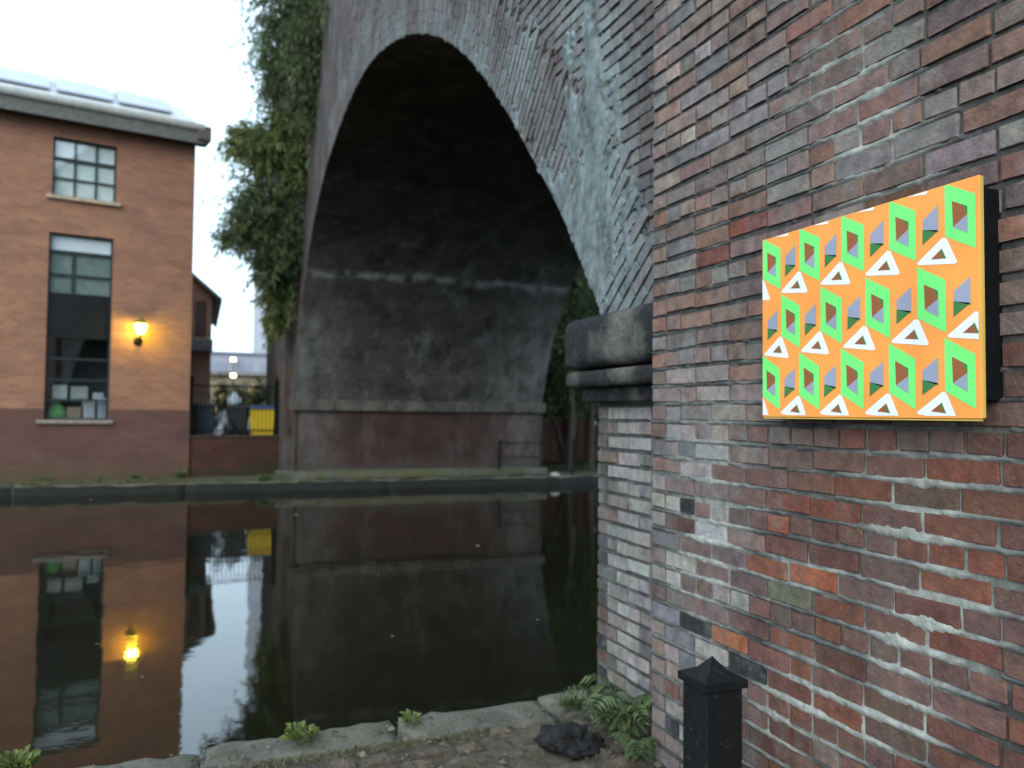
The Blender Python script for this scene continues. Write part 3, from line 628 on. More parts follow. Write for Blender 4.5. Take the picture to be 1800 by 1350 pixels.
# ferns at the pier foot: arching fronds
def fern(loc, n, L, label):
    t = thing('fern', loc, label, 'fern', 'ferns at the pier foot'); P, D, S, H = [], [], [], []; b = MB()
    for k in range(n):
        a = rng.uniform(math.pi*.45, math.pi*1.65); l = L*rng.uniform(.6, 1.1); q = rng.uniform(.5, 1.0); sh = rng.uniform(); hd = np.array([math.cos(a), math.sin(a), 0]); pts = []
        for i in range(15):
            u = i/14; x = np.array(loc)+hd*l*.62*u*q+np.array([0, 0, l*(1.15*u-.85*u*u)]); pts.append(x)
            sd = np.array([-hd[1], hd[0], 0])
            for sg in (-1, 1):
                if i > 1: P.append(x); D.append(sd*sg+hd*.35+np.array([0, 0, -.15])); S.append(l*.26*(1-.85*u)+.012); H.append(sh*.7+.3*rng.uniform())
        b.tube(pts[::2], .0022, 4, False)
    wlink('stalks', b.mesh('stalks'), M_LEAF_FERN, t); wlink('fronds', leaves_mesh('fronds', P, D, S, .3, .25, np.array(H)), M_LEAF_FERN, t)
fern((1.99, 3.62, GZ), 17, .58, 'big clump of green fern at the foot of the pier below the impost')
fern((1.90, 3.30, GZ), 8, .30, 'smaller fern tuft between the big fern and the black post')
b = MB(); bmesh.ops.create_icosphere(b.bm, subdivisions=5, radius=.115)
for v in b.bm.verts:
    v.co *= 1+.5*mnoise.noise(v.co*9)+.25*mnoise.noise(v.co*27)+.1*mnoise.noise(v.co*70); v.co.z *= .62; v.co.x *= 1.25
    v.co.z = max(v.co.z, -.05)
tag(link('dark_lump', b.mesh('lump'), plain('black_wet_stone', (.014, .0135, .014), .9, .7, 25, bump=.6), None, (1.66, 3.53, GZ+.03), True), 'jagged black lump on the setts just left of the ferns', 'stone')
tuft('weed', tuple(np.array([1.955+.16, 3.36, 1.30])), 26, .06, .05, M_LEAF_WEED, 'tiny weed growing from the joint beside the pilaster corner', asp=.3)

# ------------------------------------------------------------------ brick house on the far bank
HO, HA = (-1.39, 21.40), R_(12)
house = thing('brick_house', (HO[0], HO[1], FZ-.02), 'orange brick canalside building with tall dark window strip and overhanging eaves', 'building', rz=HA)
hz = -(FZ-.02)
S0, S1, WT = -14.0, 1.20, .22
wins = [(-1.88, -.56, 6.70, 8.05), (-1.91, -.58, 1.58, 5.85)]
def hquad(rows, s0, s1, z0, z1): rows.append((s0, s1, z0, z1))
rects = [(S0, -1.91, 1.83, 8.50), (-.56, S1, 1.83, 8.50), (-1.91, -1.88, 6.70, 8.50), (-1.88, -.56, 8.05, 8.50), (-1.91, -.56, 5.85, 6.70), (-.58, -.56, 1.83, 5.85), (-1.88, -.56, 5.85, 5.85)]
V, F, UV = [], [], []
def q4(pts, uvs):
    k = len(V); V.extend(pts); F.append((k, k+1, k+2, k+3)); UV.extend(uvs)
for s0, s1, z0, z1 in rects:
    if z1-z0 < .01: continue
    q4([(s0, 0, z0+hz), (s1, 0, z0+hz), (s1, 0, z1+hz), (s0, 0, z1+hz)], [(s0, z0), (s1, z0), (s1, z1), (s0, z1)])
q4([(S1, 0, .1+hz), (S1, 10, .1+hz), (S1, 10, 8.5+hz), (S1, 0, 8.5+hz)], [(0, .1), (10, .1), (10, 8.5), (0, 8.5)])
q4([(S1, 10, .1+hz), (S0, 10, .1+hz), (S0, 10, 8.5+hz), (S1, 10, 8.5+hz)], [(0, .1), (10, .1), (10, 8.5), (0, 8.5)])
q4([(S0, 10, .1+hz), (S0, 0, .1+hz), (S0, 0, 8.5+hz), (S0, 10, 8.5+hz)], [(0, .1), (10, .1), (10, 8.5), (0, 8.5)])
for s0, s1, z0, z1 in wins:     # reveals
    z0_, z1_ = z0+hz, z1+hz
    q4([(s0, 0, z0_), (s0, WT, z0_), (s0, WT, z1_), (s0, 0, z1_)], [(0, z0), (WT, z0), (WT, z1), (0, z1)])
    q4([(s1, WT, z0_), (s1, 0, z0_), (s1, 0, z1_), (s1, WT, z1_)], [(0, z0), (WT, z0), (WT, z1), (0, z1)])
    q4([(s0, 0, z1_), (s0, WT, z1_), (s1, WT, z1_), (s1, 0, z1_)], [(s0, 0), (s0, WT), (s1, WT), (s1, 0)])
    q4([(s0, WT, z0_), (s0, 0, z0_), (s1, 0, z0_), (s1, WT, z0_)], [(s0, 0), (s0, WT), (s1, WT), (s1, 0)])
me = me_from('wall', V, F); ul = me.uv_layers.new(name='UVMap')
for l in me.loops: ul.data[l.index].uv = UV[l.vertex_index]
link('wall', me, M_HOUSE, house)
V, F, UV = [], [], []
for s0, s1, z0, z1 in ((S0, -1.91, .05, 1.83), (-.58, S1+.012, .05, 1.83), (-1.91, -.58, .05, 1.58)):
    q4([(s0, -.012, z0+hz), (s1, -.012, z0+hz), (s1, -.012, z1+hz), (s0, -.012, z1+hz)], [(s0, z0), (s1, z0), (s1, z1), (s0, z1)])
    if z1 > 1.6: q4([(s0, -.012, z1+hz), (s1, -.012, z1+hz), (s1, .0, z1+hz), (s0, .0, z1+hz)], [(s0, z0), (s1, z0), (s1, z0), (s0, z0)])
q4([(S1+.012, -.012, .05+hz), (S1+.012, 10, .05+hz), (S1+.012, 10, 1.83+hz), (S1+.012, -.012, 1.83+hz)], [(0, .05), (10, .05), (10, 1.83), (0, 1.83)])
me = me_from('plinth', V, F); ul = me.uv_layers.new(name='UVMap')
for l in me.loops: ul.data[l.index].uv = UV[l.vertex_index]
link('plinth', me, M_PLINTH, house)
M_ROOM = plain('dim_room', (.10, .105, .11), .9); M_BLIND = plain('pale_blind', (.66, .74, .72), .9, .12, 4); M_PANELB = plain('black_spandrel_panel', (.008, .009, .010), .35, .2)
link('room', MB().box((-2.6, 1.7, 1.2+hz), (.2, 1.75, 8.3+hz)).box((-2.6, .25, 1.2+hz), (-2.55, 1.7, 8.3+hz)).box((.15, .25, 1.2+hz), (.2, 1.7, 8.3+hz)).box((-2.6, .25, 4.0+hz), (.2, 1.7, 4.1+hz)).box((-2.6, .25, 1.25+hz), (.2, 1.7, 1.30+hz)).box((-2.6, .25, 6.2+hz), (.2, 1.7, 6.3+hz)).mesh('room'), M_ROOM, house)
def window(s0, s1, z0, z1, vert, horiz, skip=None):
    z0 += hz; z1 += hz
    fr = MB().box((s0, .10, z0), (s0+.045, .15, z1)).box((s1-.045, .10, z0), (s1, .15, z1)).box((s0+.045, .10, z0), (s1-.045, .15, z0+.045)).box((s0+.045, .10, z1-.045), (s1-.045, .15, z1))
    wd = link('window', fr.mesh('frame'), M_FRAME, house)
    for v, a, c, th in vert: link('mullion', MB().box((v-th/2, .105, a+hz), (v+th/2, .147, c+hz)).mesh('m'), M_FRAME, wd)
    for h, a, c, th in horiz: link('transom', MB().box((a, .102, h-th/2+hz), (c, .15, h+th/2+hz)).mesh('t'), M_FRAME, wd)
    return wd
i0, i1 = -1.835, -.605
w1 = window(*wins[0], [(-1.43, 6.74, 7.55, .035), (-.99, 6.74, 7.55, .035), (-1.43, 7.62, 8.01, .035), (-.99, 7.62, 8.01, .035)], [(7.585, i0, i1, .075), (7.14, i0, -1.45, .035), (7.14, -1.41, -1.01, .035), (7.14, -.97, i1, .035)])
for a, c in ((i0, -1.448), (-1.412, -1.008), (-.972, i1)):
    for z0, z1 in ((6.745, 7.122), (7.158, 7.548), (7.623, 8.005)): link('pane', MB().poly([(a, .125, z0+hz), (c, .125, z0+hz), (c, .125, z1+hz), (a, .125, z1+hz)]).mesh('p'), M_GLASS, w1)
link('blind', MB().box((-1.84, .160, 6.7+hz), (-.6, .175, 7.58+hz)).mesh('blind'), M_BLIND, w1)
link('blind', MB().box((-1.84, .162, 7.6+hz), (-.6, .178, 8.04+hz)).mesh('blind'), plain('white_blind', (.8, .84, .88), .9, .05), w1)
i0, i1 = -1.865, -.625
w2 = window(*wins[1], [(-1.40, 4.53, 4.88, .06), (-1.40, 4.94, 5.40, .06)], [(5.44, i0, i1, .07), (4.91, i0, i1, .05), (2.98, i0, i1, .045), (2.50, i0, i1, .045), (2.03, i0, i1, .045)])
link('spandrel_panel', MB().box((i0-.002, .09, 3.46+hz), (i1+.002, .148, 4.49+hz)).mesh('sp'), M_PANELB, w2)
for a, c, z0, z1 in ((i0, i1, 5.478, 5.80), (i0, -1.432, 4.938, 5.40), (-1.368, i1, 4.938, 5.40), (i0, -1.432, 4.50, 4.884), (-1.368, i1, 4.50, 4.884), (i0, i1, 3.005, 3.455), (i0, i1, 2.525, 2.955), (i0, i1, 2.055, 2.475), (i0, i1, 1.63, 2.005)):
    link('pane', MB().poly([(a, .125, z0+hz), (c, .125, z0+hz), (c, .125, z1+hz), (a, .125, z1+hz)]).mesh('p'), M_GLASS, w2)
link('blind', MB().box((-1.87, .162, 4.48+hz), (-.6, .178, 5.43+hz)).mesh('blind'), plain('green_grey_blind', (.17, .23, .21), .9, .2, 6), w2)
link('blind', MB().box((-1.87, .162, 5.45+hz), (-.6, .178, 5.84+hz)).mesh('blind'), plain('white_blind_b', (.8, .84, .9), .9, .05), w2)
for s0, s1, z in ((-2.0, -.46, 6.70), (-2.06, -.50, 1.58)):
    link('sill', MB().box((s0, -.09, z-.085+hz), (s1, .1, z-.002+hz), .012).mesh('sill'), M_SILL if z > 5 else plain('grey_sill_stone', (.26, .225, .19), .8), house)
# eaves, gutter and roof
ey = -.42
link('soffit', MB().box((S0, ey, 8.50+hz), (S1+.18, .3, 8.56+hz)).mesh('soffit'), plain('green_grey_soffit', (.10, .105, .095), .8), house)
link('fascia', MB().box((S0, ey-.03, 8.34+hz), (S1+.15, ey-.001, 8.66+hz)).mesh('fascia'), plain('grey_fascia', (.115, .12, .108), .8), house)
b = MB(); n = 8
prof_g = [(ey-.03-.13*math.sin(math.pi*k/n*.5), 8.64+.16*(1-math.cos(math.pi*k/n*.5))) for k in range(n+1)]
for (ya, za), (yb, zb) in zip(prof_g, prof_g[1:]): b.poly([(S0, ya, za+hz), (S1+.1, ya, za+hz), (S1+.1, yb, zb+hz), (S0, yb, zb+hz)])
b.poly([(S0, prof_g[-1][0], 8.80+hz), (S1+.1, prof_g[-1][0], 8.80+hz), (S1+.1, ey+.05, 8.80+hz), (S0, ey+.05, 8.80+hz)])
link('gutter', b.mesh('gutter'), plain('pale_gutter', (.55, .56, .53), .6, .15), house)
link('eaves_corner', MB().box((S1-.06, ey-.1, 8.42+hz), (S1+.26, .1, 8.78+hz), .02).mesh('ec'), plain('brown_lead_corner', (.10, .085, .07), .7), house)
M_ROOF = plain('pale_metal_roof', (.50, .52, .53), .45, .08, 3, spec=.4)
def rf(s, u):     # u 0..1 from eaves to top, curved
    return (s, ey+.06+2.2*u, 8.80+1.25*math.sin(u*1.25)+hz)
b = MB()
for k in range(10):
    u0, u1 = k/10, (k+1)/10; h0, h1 = S1+.04-.62*u0, S1+.04-.62*u1
    b.poly([rf(S0, u0), rf(h0, u0), rf(h1, u1), rf(S0, u1)])
    p, q = rf(h0, u0), rf(h1, u1); b.poly([p, (p[0], 10, p[2]), (q[0], 10, q[2]), q])
link('roof', b.mesh('roof'), M_ROOF, house, smooth=False)
M_PV = plain('lilac_solar_glass', (.36, .385, .46), .3, .08, 2, spec=.3)
s = .62
for k in range(9):
    a, c = rf(s, .16), rf(s-1.18, .62); nrm = Vector((0, -.42, .9))*.07
    P = [Vector(rf(s, .16)), Vector(rf(s-1.18, .16)), Vector(rf(s-1.18, .60)), Vector(rf(s, .60))]
    b = MB(); vs = [b.bm.verts.new(p+nrm*1.4) for p in P]+[b.bm.verts.new(p+nrm*.75) for p in P]
    for f in ((0, 1, 2, 3), (7, 6, 5, 4), (0, 4, 5, 1), (1, 5, 6, 2), (2, 6, 7, 3), (3, 7, 4, 0)): b.bm.faces.new([vs[i] for i in f])
    link('solar_panel', b.mesh('pv'), M_PV, house); s -= 1.30
0 and link('downpipe', MB().tube([(S1+.06, -.06, 8.45+hz), (S1+.06, -.06, .3+hz)], .045, 8).mesh('dp'), M_BLACK, house)
def hw(s, t, z):        # house place -> world
    return Vector((HO[0]+s*math.cos(HA)-t*math.sin(HA), HO[1]+s*math.sin(HA)+t*math.cos(HA), z))
# things on the sill inside
def inside(name, s, sz, col, label, cat, shape='box', t=.34):
    p = hw(s, t, 1.6)
    if shape == 'bag':
        b = MB(); b.lathe([(sz[0]*.5, 0), (sz[0]*.52, sz[1]*.3), (sz[0]*.36, sz[1]*.65), (sz[0]*.14, sz[1]*.85), (sz[0]*.2, sz[1])], n=10)
        for v in b.bm.verts: v.co += mnoise.noise_vector(v.co*11)*.03
    else: b = MB().box((-sz[0]/2, -.1, 0), (sz[0]/2, .1, sz[1]), .015)
    o = link(name, b.mesh(name), plain(name+label[:6], col, .7, .15), None, p); o.rotation_euler = (0, 0, HA+random.uniform(-.2, .2)); return tag(o, label, cat, 'clutter inside the tall window')
link('inner_ledge', MB().box((-2.1, .24, 1.50+hz), (-.4, .95, 1.598+hz)).mesh('il'), plain('ledge_white', (.35, .36, .36), .8), house)
inside('green_bag', -1.62, (.40, .42), (.10, .30, .10), 'bright green bag behind the lowest pane of the tall window', 'bag', 'bag', .44)
inside('brown_box', -1.27, (.30, .28), (.20, .16, .12), 'brown box behind the lowest pane beside the green bag', 'box')
inside('white_box', -.98, (.24, .42), (.36, .39, .42), 'tall white box behind the lowest pane, right of the brown one', 'box')
inside('pale_box', -.71, (.16, .50), (.30, .35, .40), 'narrow pale blue box at the right end of the lowest pane', 'box')
for s, z0, sz, col, lab in ((-1.58, 2.06, (.30, .32), (.33, .37, .37), 'white paper pile on the upper ledge, leftmost in the tall window'), (-1.18, 2.06, (.36, .30), (.28, .31, .30), 'grey box on the upper ledge in the middle of the tall window'), (-.78, 2.06, (.22, .16), (.36, .40, .43), 'low white tray on the upper ledge, right in the tall window')):
    p = hw(s, .42, z0+.0); o = link('stored_box', MB().box((-sz[0]/2, -.12, 0), (sz[0]/2, .12, sz[1]), .015).mesh('sb'), plain('sb'+lab[:5], col, .8, .15), None, p); o.rotation_euler = (0, 0, HA); tag(o, lab, 'box', 'clutter inside the tall window')
link('shelf', MB().box((-2.3, .30, 2.02+hz), (-.1, .95, 2.055+hz)).mesh('shelf'), M_FRAME, house)

# lit wall lantern
lp = hw(0.0, -.34, 3.72)
lamp = thing('wall_lantern', hw(0, 0, 3.46), 'lit yellow wall lantern on a dark bracket beside the tall window', 'lamp', rz=HA)
lz = 3.72-3.46
def lamp_glow():
    t = NT('lantern_glow'); e = t.node('ShaderNodeEmission'); e.inputs[0].default_value = (1, .77, .05, 1); e.inputs[1].default_value = 85
    t.l.new(e.outputs[0], t.n['Material Output'].inputs[0]); return t.m
link('back_plate', MB().lathe([(.10, 0), (.105, .02), (.07, .045), (.03, .055)], n=14).mesh('bp'), M_BLACK, lamp).rotation_euler = (R_(90), 0, 0)
link('bracket', MB().tube([(0, -.04, 0), (0, -.14, -.05), (0, -.26, -.03), (0, -.33, .06), (0, -.34, .13)], .017, 8).tube([(0, -.05, .02), (0, -.13, .10), (0, -.22, .06)], .010, 6).mesh('br'), M_BLACK, lamp)
link('globe', MB().lathe([(.055, .15), (.085, .19), (.125, .33), (.135, .37)], (0, -.34, 0), 6).mesh('globe'), lamp_glow(), lamp)
link('lantern_cap', MB().lathe([(.19, .385), (.20, .395), (.13, .45), (.05, .49), (.035, .52), (.05, .545), (.012, .59)], (0, -.34, 0), 12).mesh('cap'), plain('brass_cap', (.20, .15, .04), .5), lamp)
link('lantern_cup', MB().lathe([(.03, .12), (.065, .135), (.062, .15)], (0, -.34, 0), 10).mesh('cup'), M_BLACK, lamp)

# ------------------------------------------------------------------ yard: low wall, railings, bins
A, B = hw(S1+.015, .05, 0), Vector((XP+.02, 22.05, 0)); dirv = (B-A); LW = dirv.length; ang = math.atan2(dirv.y, dirv.x)
lw = thing('low_wall', (A.x, A.y, FZ-.02), 'low dark red brick wall under the black railings', 'wall', rz=ang)
me = wall_face('masonry', (0, 0), (LW, 0), -.05, .98, M_LOWWALL, lw, 6, True)
link('wall_top', MB().box((0, -.03, .98), (LW, .28, 1.03), .01).mesh('wt'), plain('dark_wall_top', (.05, .042, .035), .9), lw)
link('wall_back', MB().box((0, .01, -.05), (LW, .25, .978)).mesh('wb'), plain('wall_fill', (.05, .035, .03), .9), lw)
rail = thing('railings', (A.x, A.y, FZ+1.01), 'black metal railings standing on the low wall in front of the bins', 'railings', rz=ang)
for s in (.05, LW-.06): link('post', MB().box((s-.05, .08, 0), (s+.05, .18, 1.42), .006).lathe([(.03, 1.42), (.045, 1.45), (.01, 1.52)], (s, .13, 0), 8).mesh('post'), M_BLACK, rail)
for z in (.10, 1.22): link('rail', MB().box((.1, .115, z), (LW-.11, .145, z+.04)).mesh('rail'), M_BLACK, rail)
pal = MB().tube([(0, 0, 0), (0, 0, 1.24), (0, 0, 1.32)], [.009, .009, .002], 5).mesh('paling'); pal.materials.append(M_BLACK)
k = .19
while k < LW-.15:
    o = bpy.data.objects.new('paling', pal); COL.objects.link(o); o.parent = rail; o.location = (k, .13, 0); k += .10
YZ = 1.1
def wheelie(name, x, y, w, d, h, body, lid, label, rz=.1):
    t = thing(name, (x, y, YZ), label, 'bin', 'bins in the yard', rz)
    V = [(-w*.42, -d*.4, .05), (w*.42, -d*.4, .05), (w*.42, d*.4, .05), (-w*.42, d*.4, .05), (-w/2, -d/2, h), (w/2, -d/2, h), (w/2, d/2, h), (-w/2, d/2, h)]
    me = me_from('body', V, [(3, 2, 1, 0), (4, 5, 6, 7), (0, 1, 5, 4), (1, 2, 6, 5), (2, 3, 7, 6), (3, 0, 4, 7)]); link('body', me, body, t)
    link('lid', MB().box((-w/2-.03, -d/2-.05, h), (w/2+.03, d/2+.03, h+.06), .02).box((-w/2+.03, -d/2, h+.06), (w/2-.03, d/2-.04, h+.10), .02).mesh('lid'), lid, t)
    for sx in (-1, 1):
        o = link('wheel', MB().lathe([(.09, -.025), (.1, -.015), (.1, .015), (.09, .025)], n=14).mesh('wheel'), M_BLACK, t, (sx*(w*.42+.02), d*.35, .1)); o.rotation_euler = (0, R_(90), 0)
    return t
M_YEL = plain('yellow_plastic', (.62, .44, .02), .5, .1); M_BLUE = plain('blue_plastic', (.05, .10, .24), .5, .15)
wheelie('wheelie_bin', .13, 22.75, .50, .60, .84, M_DGREY, plain('bin_lid_grey', (.07, .08, .095), .5), 'grey wheelie bin behind the railings next to the house corner')
wheelie('wheelie_bin', .98, 22.95, .50, .60, .78, plain('black_plastic', (.018, .019, .021), .45), plain('bin_lid_black', (.022, .023, .026), .45), 'black wheelie bin behind the railings between the sacks and the yellow bin', -.15)
wheelie('wheelie_bin', 1.60, 22.85, .62, .66, .78, M_YEL, M_BLUE, 'bright yellow bin with a dark blue lid behind the railings', -.1)
def sack(x, y, z, r, col, label, seed):
    b = MB(); bmesh.ops.create_icosphere(b.bm, subdivisions=3, radius=r)
    for v in b.bm.verts:
        n = mnoise.noise_vector(v.co*7+Vector((seed, seed, 0))); v.co += n*r*.32; v.co.z *= 1.0
        if v.co.z > r*.55: v.co.x *= .55; v.co.y *= .55; v.co.z *= 1.15
        v.co.z = max(v.co.z, -r*.75)
    tag(link('rubbish_sack', b.mesh('sack'), plain('sack%d' % seed, col, .35, .15, 12, spec=.5), None, (x, y, z+r*.75), True), label, 'sack', 'rubbish sacks in the yard')
sack(.55, 22.70, YZ, .20, (.50, .54, .58), 'white rubbish sack on the ground beside the grey bin', 3)
sack(.78, 22.62, YZ, .23, (.02, .02, .024), 'black rubbish sack between the white sacks', 5)
sack(.62, 22.98, YZ+.18, .28, (.30, .34, .38), 'grey rubbish sack heaped behind the white and black sacks', 8)
sack(.88, 22.97, YZ+.85, .20, (.48, .62, .68), 'pale blue rubbish sack lying on top of the black bin', 11)
shrub('yard_bush', (.75, 25.5, YZ), [blob(405, 695, 25.5, 28, 34, .5, 2), blob(385, 720, 25.5, 20, 24, .4, 1)], 1500, .13, M_LEAF_OLIVE, 'green bush behind the sacks in the yard', 'bush', 'bushes behind the yard')
shrub('yard_bush', (1.95, 26.5, YZ), [blob(462, 690, 26.5, 18, 34, .5, 2), blob(440, 705, 26.5, 20, 24, .4, 1)], 1300, .13, M_LEAF_DARK, 'dark bush behind the yellow bin', 'bush', 'bushes behind the yard')

# wing behind the house
wing = thing('gabled_wing', (-2.8, 30, 1.1), 'red brick gabled wing peeping out behind the house corner', 'building')
def wq(name, V, F, UVs, mat):
    me = me_from(name, V, F); ul = me.uv_layers.new(name='UVMap')
    for l in me.loops: ul.data[l.index].uv = UVs[l.vertex_index]
    return link(name, me, mat, wing)
hw_, ez, rz_ = 3.15, 4.75, 7.45
V = [(-hw_, 0, -.2), (hw_, 0, -.2), (hw_, 0, ez), (0, 0, rz_), (-hw_, 0, ez), (hw_, 0, -.2), (hw_, 9, -.2), (hw_, 9, ez), (hw_, 0, ez), (-hw_, 9, -.2), (-hw_, 0, -.2), (-hw_, 0, ez), (-hw_, 9, ez)]
wq('wall', V, [(0, 1, 2, 3, 4), (5, 6, 7, 8), (9, 10, 11, 12)], [(v[0]+v[1], v[2]) for v in V], M_WING)
sl = (rz_-ez)/hw_; ov = .32
for sx in (-1, 1):
    a = MB(); P = [(0, -.3, rz_+.12), (sx*(hw_+ov), -.3, ez-ov*sl+.12), (sx*(hw_+ov), 9.3, ez-ov*sl+.12), (0, 9.3, rz_+.12)]
    vs = [a.bm.verts.new(p) for p in P]+[a.bm.verts.new((p[0], p[1], p[2]-.12)) for p in P]
    for f in ((0, 1, 2, 3), (7, 6, 5, 4), (0, 4, 5, 1), (1, 5, 6, 2), (2, 6, 7, 3), (3, 7, 4, 0)): a.bm.faces.new([vs[i] for i in f])
    link('roof', a.mesh('roof'), plain('slate_roof', (.20, .21, .21), .7), wing)
link('balcony', MB().box((1.2, -.5, 2.75), (hw_+.05, -.02, 3.15), .02).mesh('bal'), plain('grey_balcony', (.17, .18, .19), .6), wing)
for x0 in (1.5, 2.62): 
    wn_ = link('window', MB().box((x0, -.03, 3.3), (x0+.34, -.003, 4.5)).mesh('w'), plain('white_frame%d' % (x0*10), (.14, .055, .045), .7), wing)
    link('pane', MB().box((x0+.05, -.045, 3.36), (x0+.29, -.032, 4.44)).mesh('wp'), plain('dull_pane%d' % (x0*10), (.10, .07, .065), .3), wn_)

# far away: pale hall with floodlights, buff block, tower
M_PALE = plain('pale_cladding', (.30, .31, .37), .8, .05, .3); M_BUFF = plain('buff_cladding', (.27, .215, .15), .8, .15, .5); M_TOWER = plain('pale_tower_cladding', (.42, .43, .48), .8, .05, .2)
hall = thing('distant_hall', (6, 92, 1.1), 'long pale grey hall far behind the yard with two floodlights', 'building')
wlink('wall', MB().box((-14, 90, 1), (16, 110, 7.85)).mesh('hall'), M_PALE, hall)
wlink('roof_edge', MB().box((-14.2, 89.7, 7.85), (16.2, 110.2, 8.05)).mesh('he'), plain('hall_edge', (.24, .25, .29), .8), hall)
for k in range(9): wlink('panel', MB().box((-6+k*2.4, 89.93, 5.6), (-6+k*2.4+1.5, 89.995, 6.9)).mesh('hp'), plain('hall_glazing%d' % k, (.24, .26, .32), .3, .1), hall)
def flood():
    t = NT('floodlight_glow'); e = t.node('ShaderNodeEmission'); e.inputs[0].default_value = (1, .86, .52, 1); e.inputs[1].default_value = 5; t.l.new(e.outputs[0], t.n['Material Output'].inputs[0]); return t.m
MF = flood()
for (px, py), FY, lab in (((410, 632), 88.9, 'upper floodlight glowing on the pale hall'), ((410, 660), 57, 'lower floodlight glowing just above the buff shed')):
    p = ony(px, py, FY); t = thing('floodlight', tuple(p), lab, 'lamp', 'floodlights on the far hall')
    wlink('lens', MB().box((p[0]-.003*FY, FY-.06, p[2]-.0024*FY), (p[0]+.003*FY, FY, p[2]+.0024*FY), .02).mesh('lens'), MF, t)
    wlink('housing', MB().box((p[0]-.0036*FY, FY+.01, p[2]-.003*FY), (p[0]+.0036*FY, FY+.3, p[2]+.003*FY), .04).mesh('hs'), M_DGREY, t)
    wlink('mast', MB().tube([(p[0], FY+.4, 1.0), (p[0], FY+.4, p[2]+.1)], .05, 6).mesh('mast'), M_DGREY, t)
buff = thing('buff_block', (3, 62, 1.1), 'low buff shed between the pale hall and the yard', 'building')
wlink('wall', MB().box((-8, 60, 1), (5.3, 66, 4.35)).mesh('bb'), M_BUFF, buff)
wlink('roof', MB().box((-8.3, 59.6, 4.35), (5.5, 66.3, 4.6)).mesh('br'), plain('shed_roof', (.20, .19, .19), .8), buff)
for k in range(6): wlink('door', MB().box((-1+k*1.05, 59.95, 1.1), (-1+k*1.05+.7, 59.995, 3.5)).mesh('bd'), plain('shed_door%d' % k, (.22, .20, .16) if k % 2 else (.30, .23, .10), .8), buff)
tower = thing('tower_block', (11, 153, 1.1), 'pale tower block rising far behind beside the viaduct shrubs', 'building')
p0, p1 = ony(450, 700, 150), ony(492, 700, 150)
wlink('wall', MB().box((p0[0], 150, 1), (p0[0]+11, 162, 46)).mesh('tw'), M_TOWER, tower)
for k in range(12): wlink('window_band', MB().box((p0[0]+.4, 149.9, 5+k*3.3), (p0[0]+10.6, 149.99, 6.4+k*3.3)).mesh('wb'), plain('tower_glass%d' % k, (.34, .36, .42), .4, .05), tower)

# ------------------------------------------------------------------ beyond the bridge on the far bank
rl = thing('bank_railing', (7.3, 19.95, FZ), 'low railing of two thin rails running past the far pier corner', 'railing')
pa = ony(876, 832, 19.9); 
for px in (876, 1006):
    q = ony(px, 830, 19.9); wlink('post', MB().tube([(q[0], 19.9, FZ), (q[0]+.05, 19.9, 1.16)], .03, 6).mesh('p'), M_BLACK, rl)
q0, q1 = ony(876, 778, 19.9), ony(1012, 778, 19.9)
for z in (1.08, .72): wlink('rail', MB().tube([(q0[0], 19.9, z), (q1[0]+.6, 19.9, z-.01)], .011, 6).mesh('r'), M_BLACK, rl)
tf = thing('board_fence', (8.6, 21.95, FZ), 'dark reddish board fence on the bank beyond the bridge', 'fence')
x = 8.52; k = 0
M_BOARD = [plain('red_board%d' % i, c, .85, .3) for i, c in enumerate(((.045, .018, .013), (.032, .015, .012), (.058, .027, .019)))]
while x < 24:
    L = random.uniform(.13, .16); wlink('board', MB().box((x, 21.9+random.uniform(0, .01), FZ+.25), (x+L-.008, 21.93, 1.72+random.uniform(-.02, .02))).mesh('board'), M_BOARD[k % 3], tf); x += L; k += 1
for z in (.6, 1.4): wlink('rail', MB().box((8.52, 21.935, z), (24, 21.99, z+.09)).mesh('fr'), M_BOARD[1], tf)
def tree(name, base, h, r, blobs, n, mat, label, lsize=.16):
    t = shrub(name, base, blobs, n, lsize, mat, label, 'tree', 'trees beyond the bridge', twigs=30)
    b = MB().tube([base, (base[0]+.05, base[1], base[2]+h*.5), (base[0]-.05, base[1]+.1, base[2]+h)], [r, r*.8, r*.5], 9); wlink('trunk', b.mesh('trunk'), M_BARK, t); return t
iw = thing('sky_block_wall', (17, 24.2, 1.1), 'tall ivy-covered wall added beyond the bridge to block the sky', 'wall')  # added wall and ivy: shut out the sky, keep the arch opening dark
wlink('masonry', MB().box((8.5, 24.1, 1.0), (30, 24.5, 9.5)).mesh('iw'), plain('sky_block_brick', (.04, .035, .03), .9), iw)
n_ = 9000; xx = rng.uniform(8.5, 30, n_); zz = rng.uniform(1.2, 9.8, n_)
wlink('ivy', leaves_mesh('ivy', np.stack([xx, 24.08-rng.uniform(0, .35, n_), zz], 1), np.stack([rng.normal(0, .6, n_), -np.ones(n_)*.6, rng.normal(-.5, .4, n_)], 1), rng.uniform(.14, .3, n_), .8, .3), M_LEAF_DARK, iw)['kind'] = 'stuff'
tx = float(ony(1002, 780, 21.6)[0])
tree('bank_tree', (tx, 21.6, FZ), 3.6, .13, [((tx+.2, 21.9, 4.2), (1.7, 1.4, 1.8), 3), ((tx-.6, 22.3, 3.0), (1.2, 1.0, 1.2), 2), ((tx+1.2, 22.0, 6.0), (1.9, 1.5, 1.6), 2)], 7000, M_LEAF_DARK, 'dark leafy tree seen under the arch just past the far pier')
tx2 = float(ony(1038, 780, 21.7)[0])
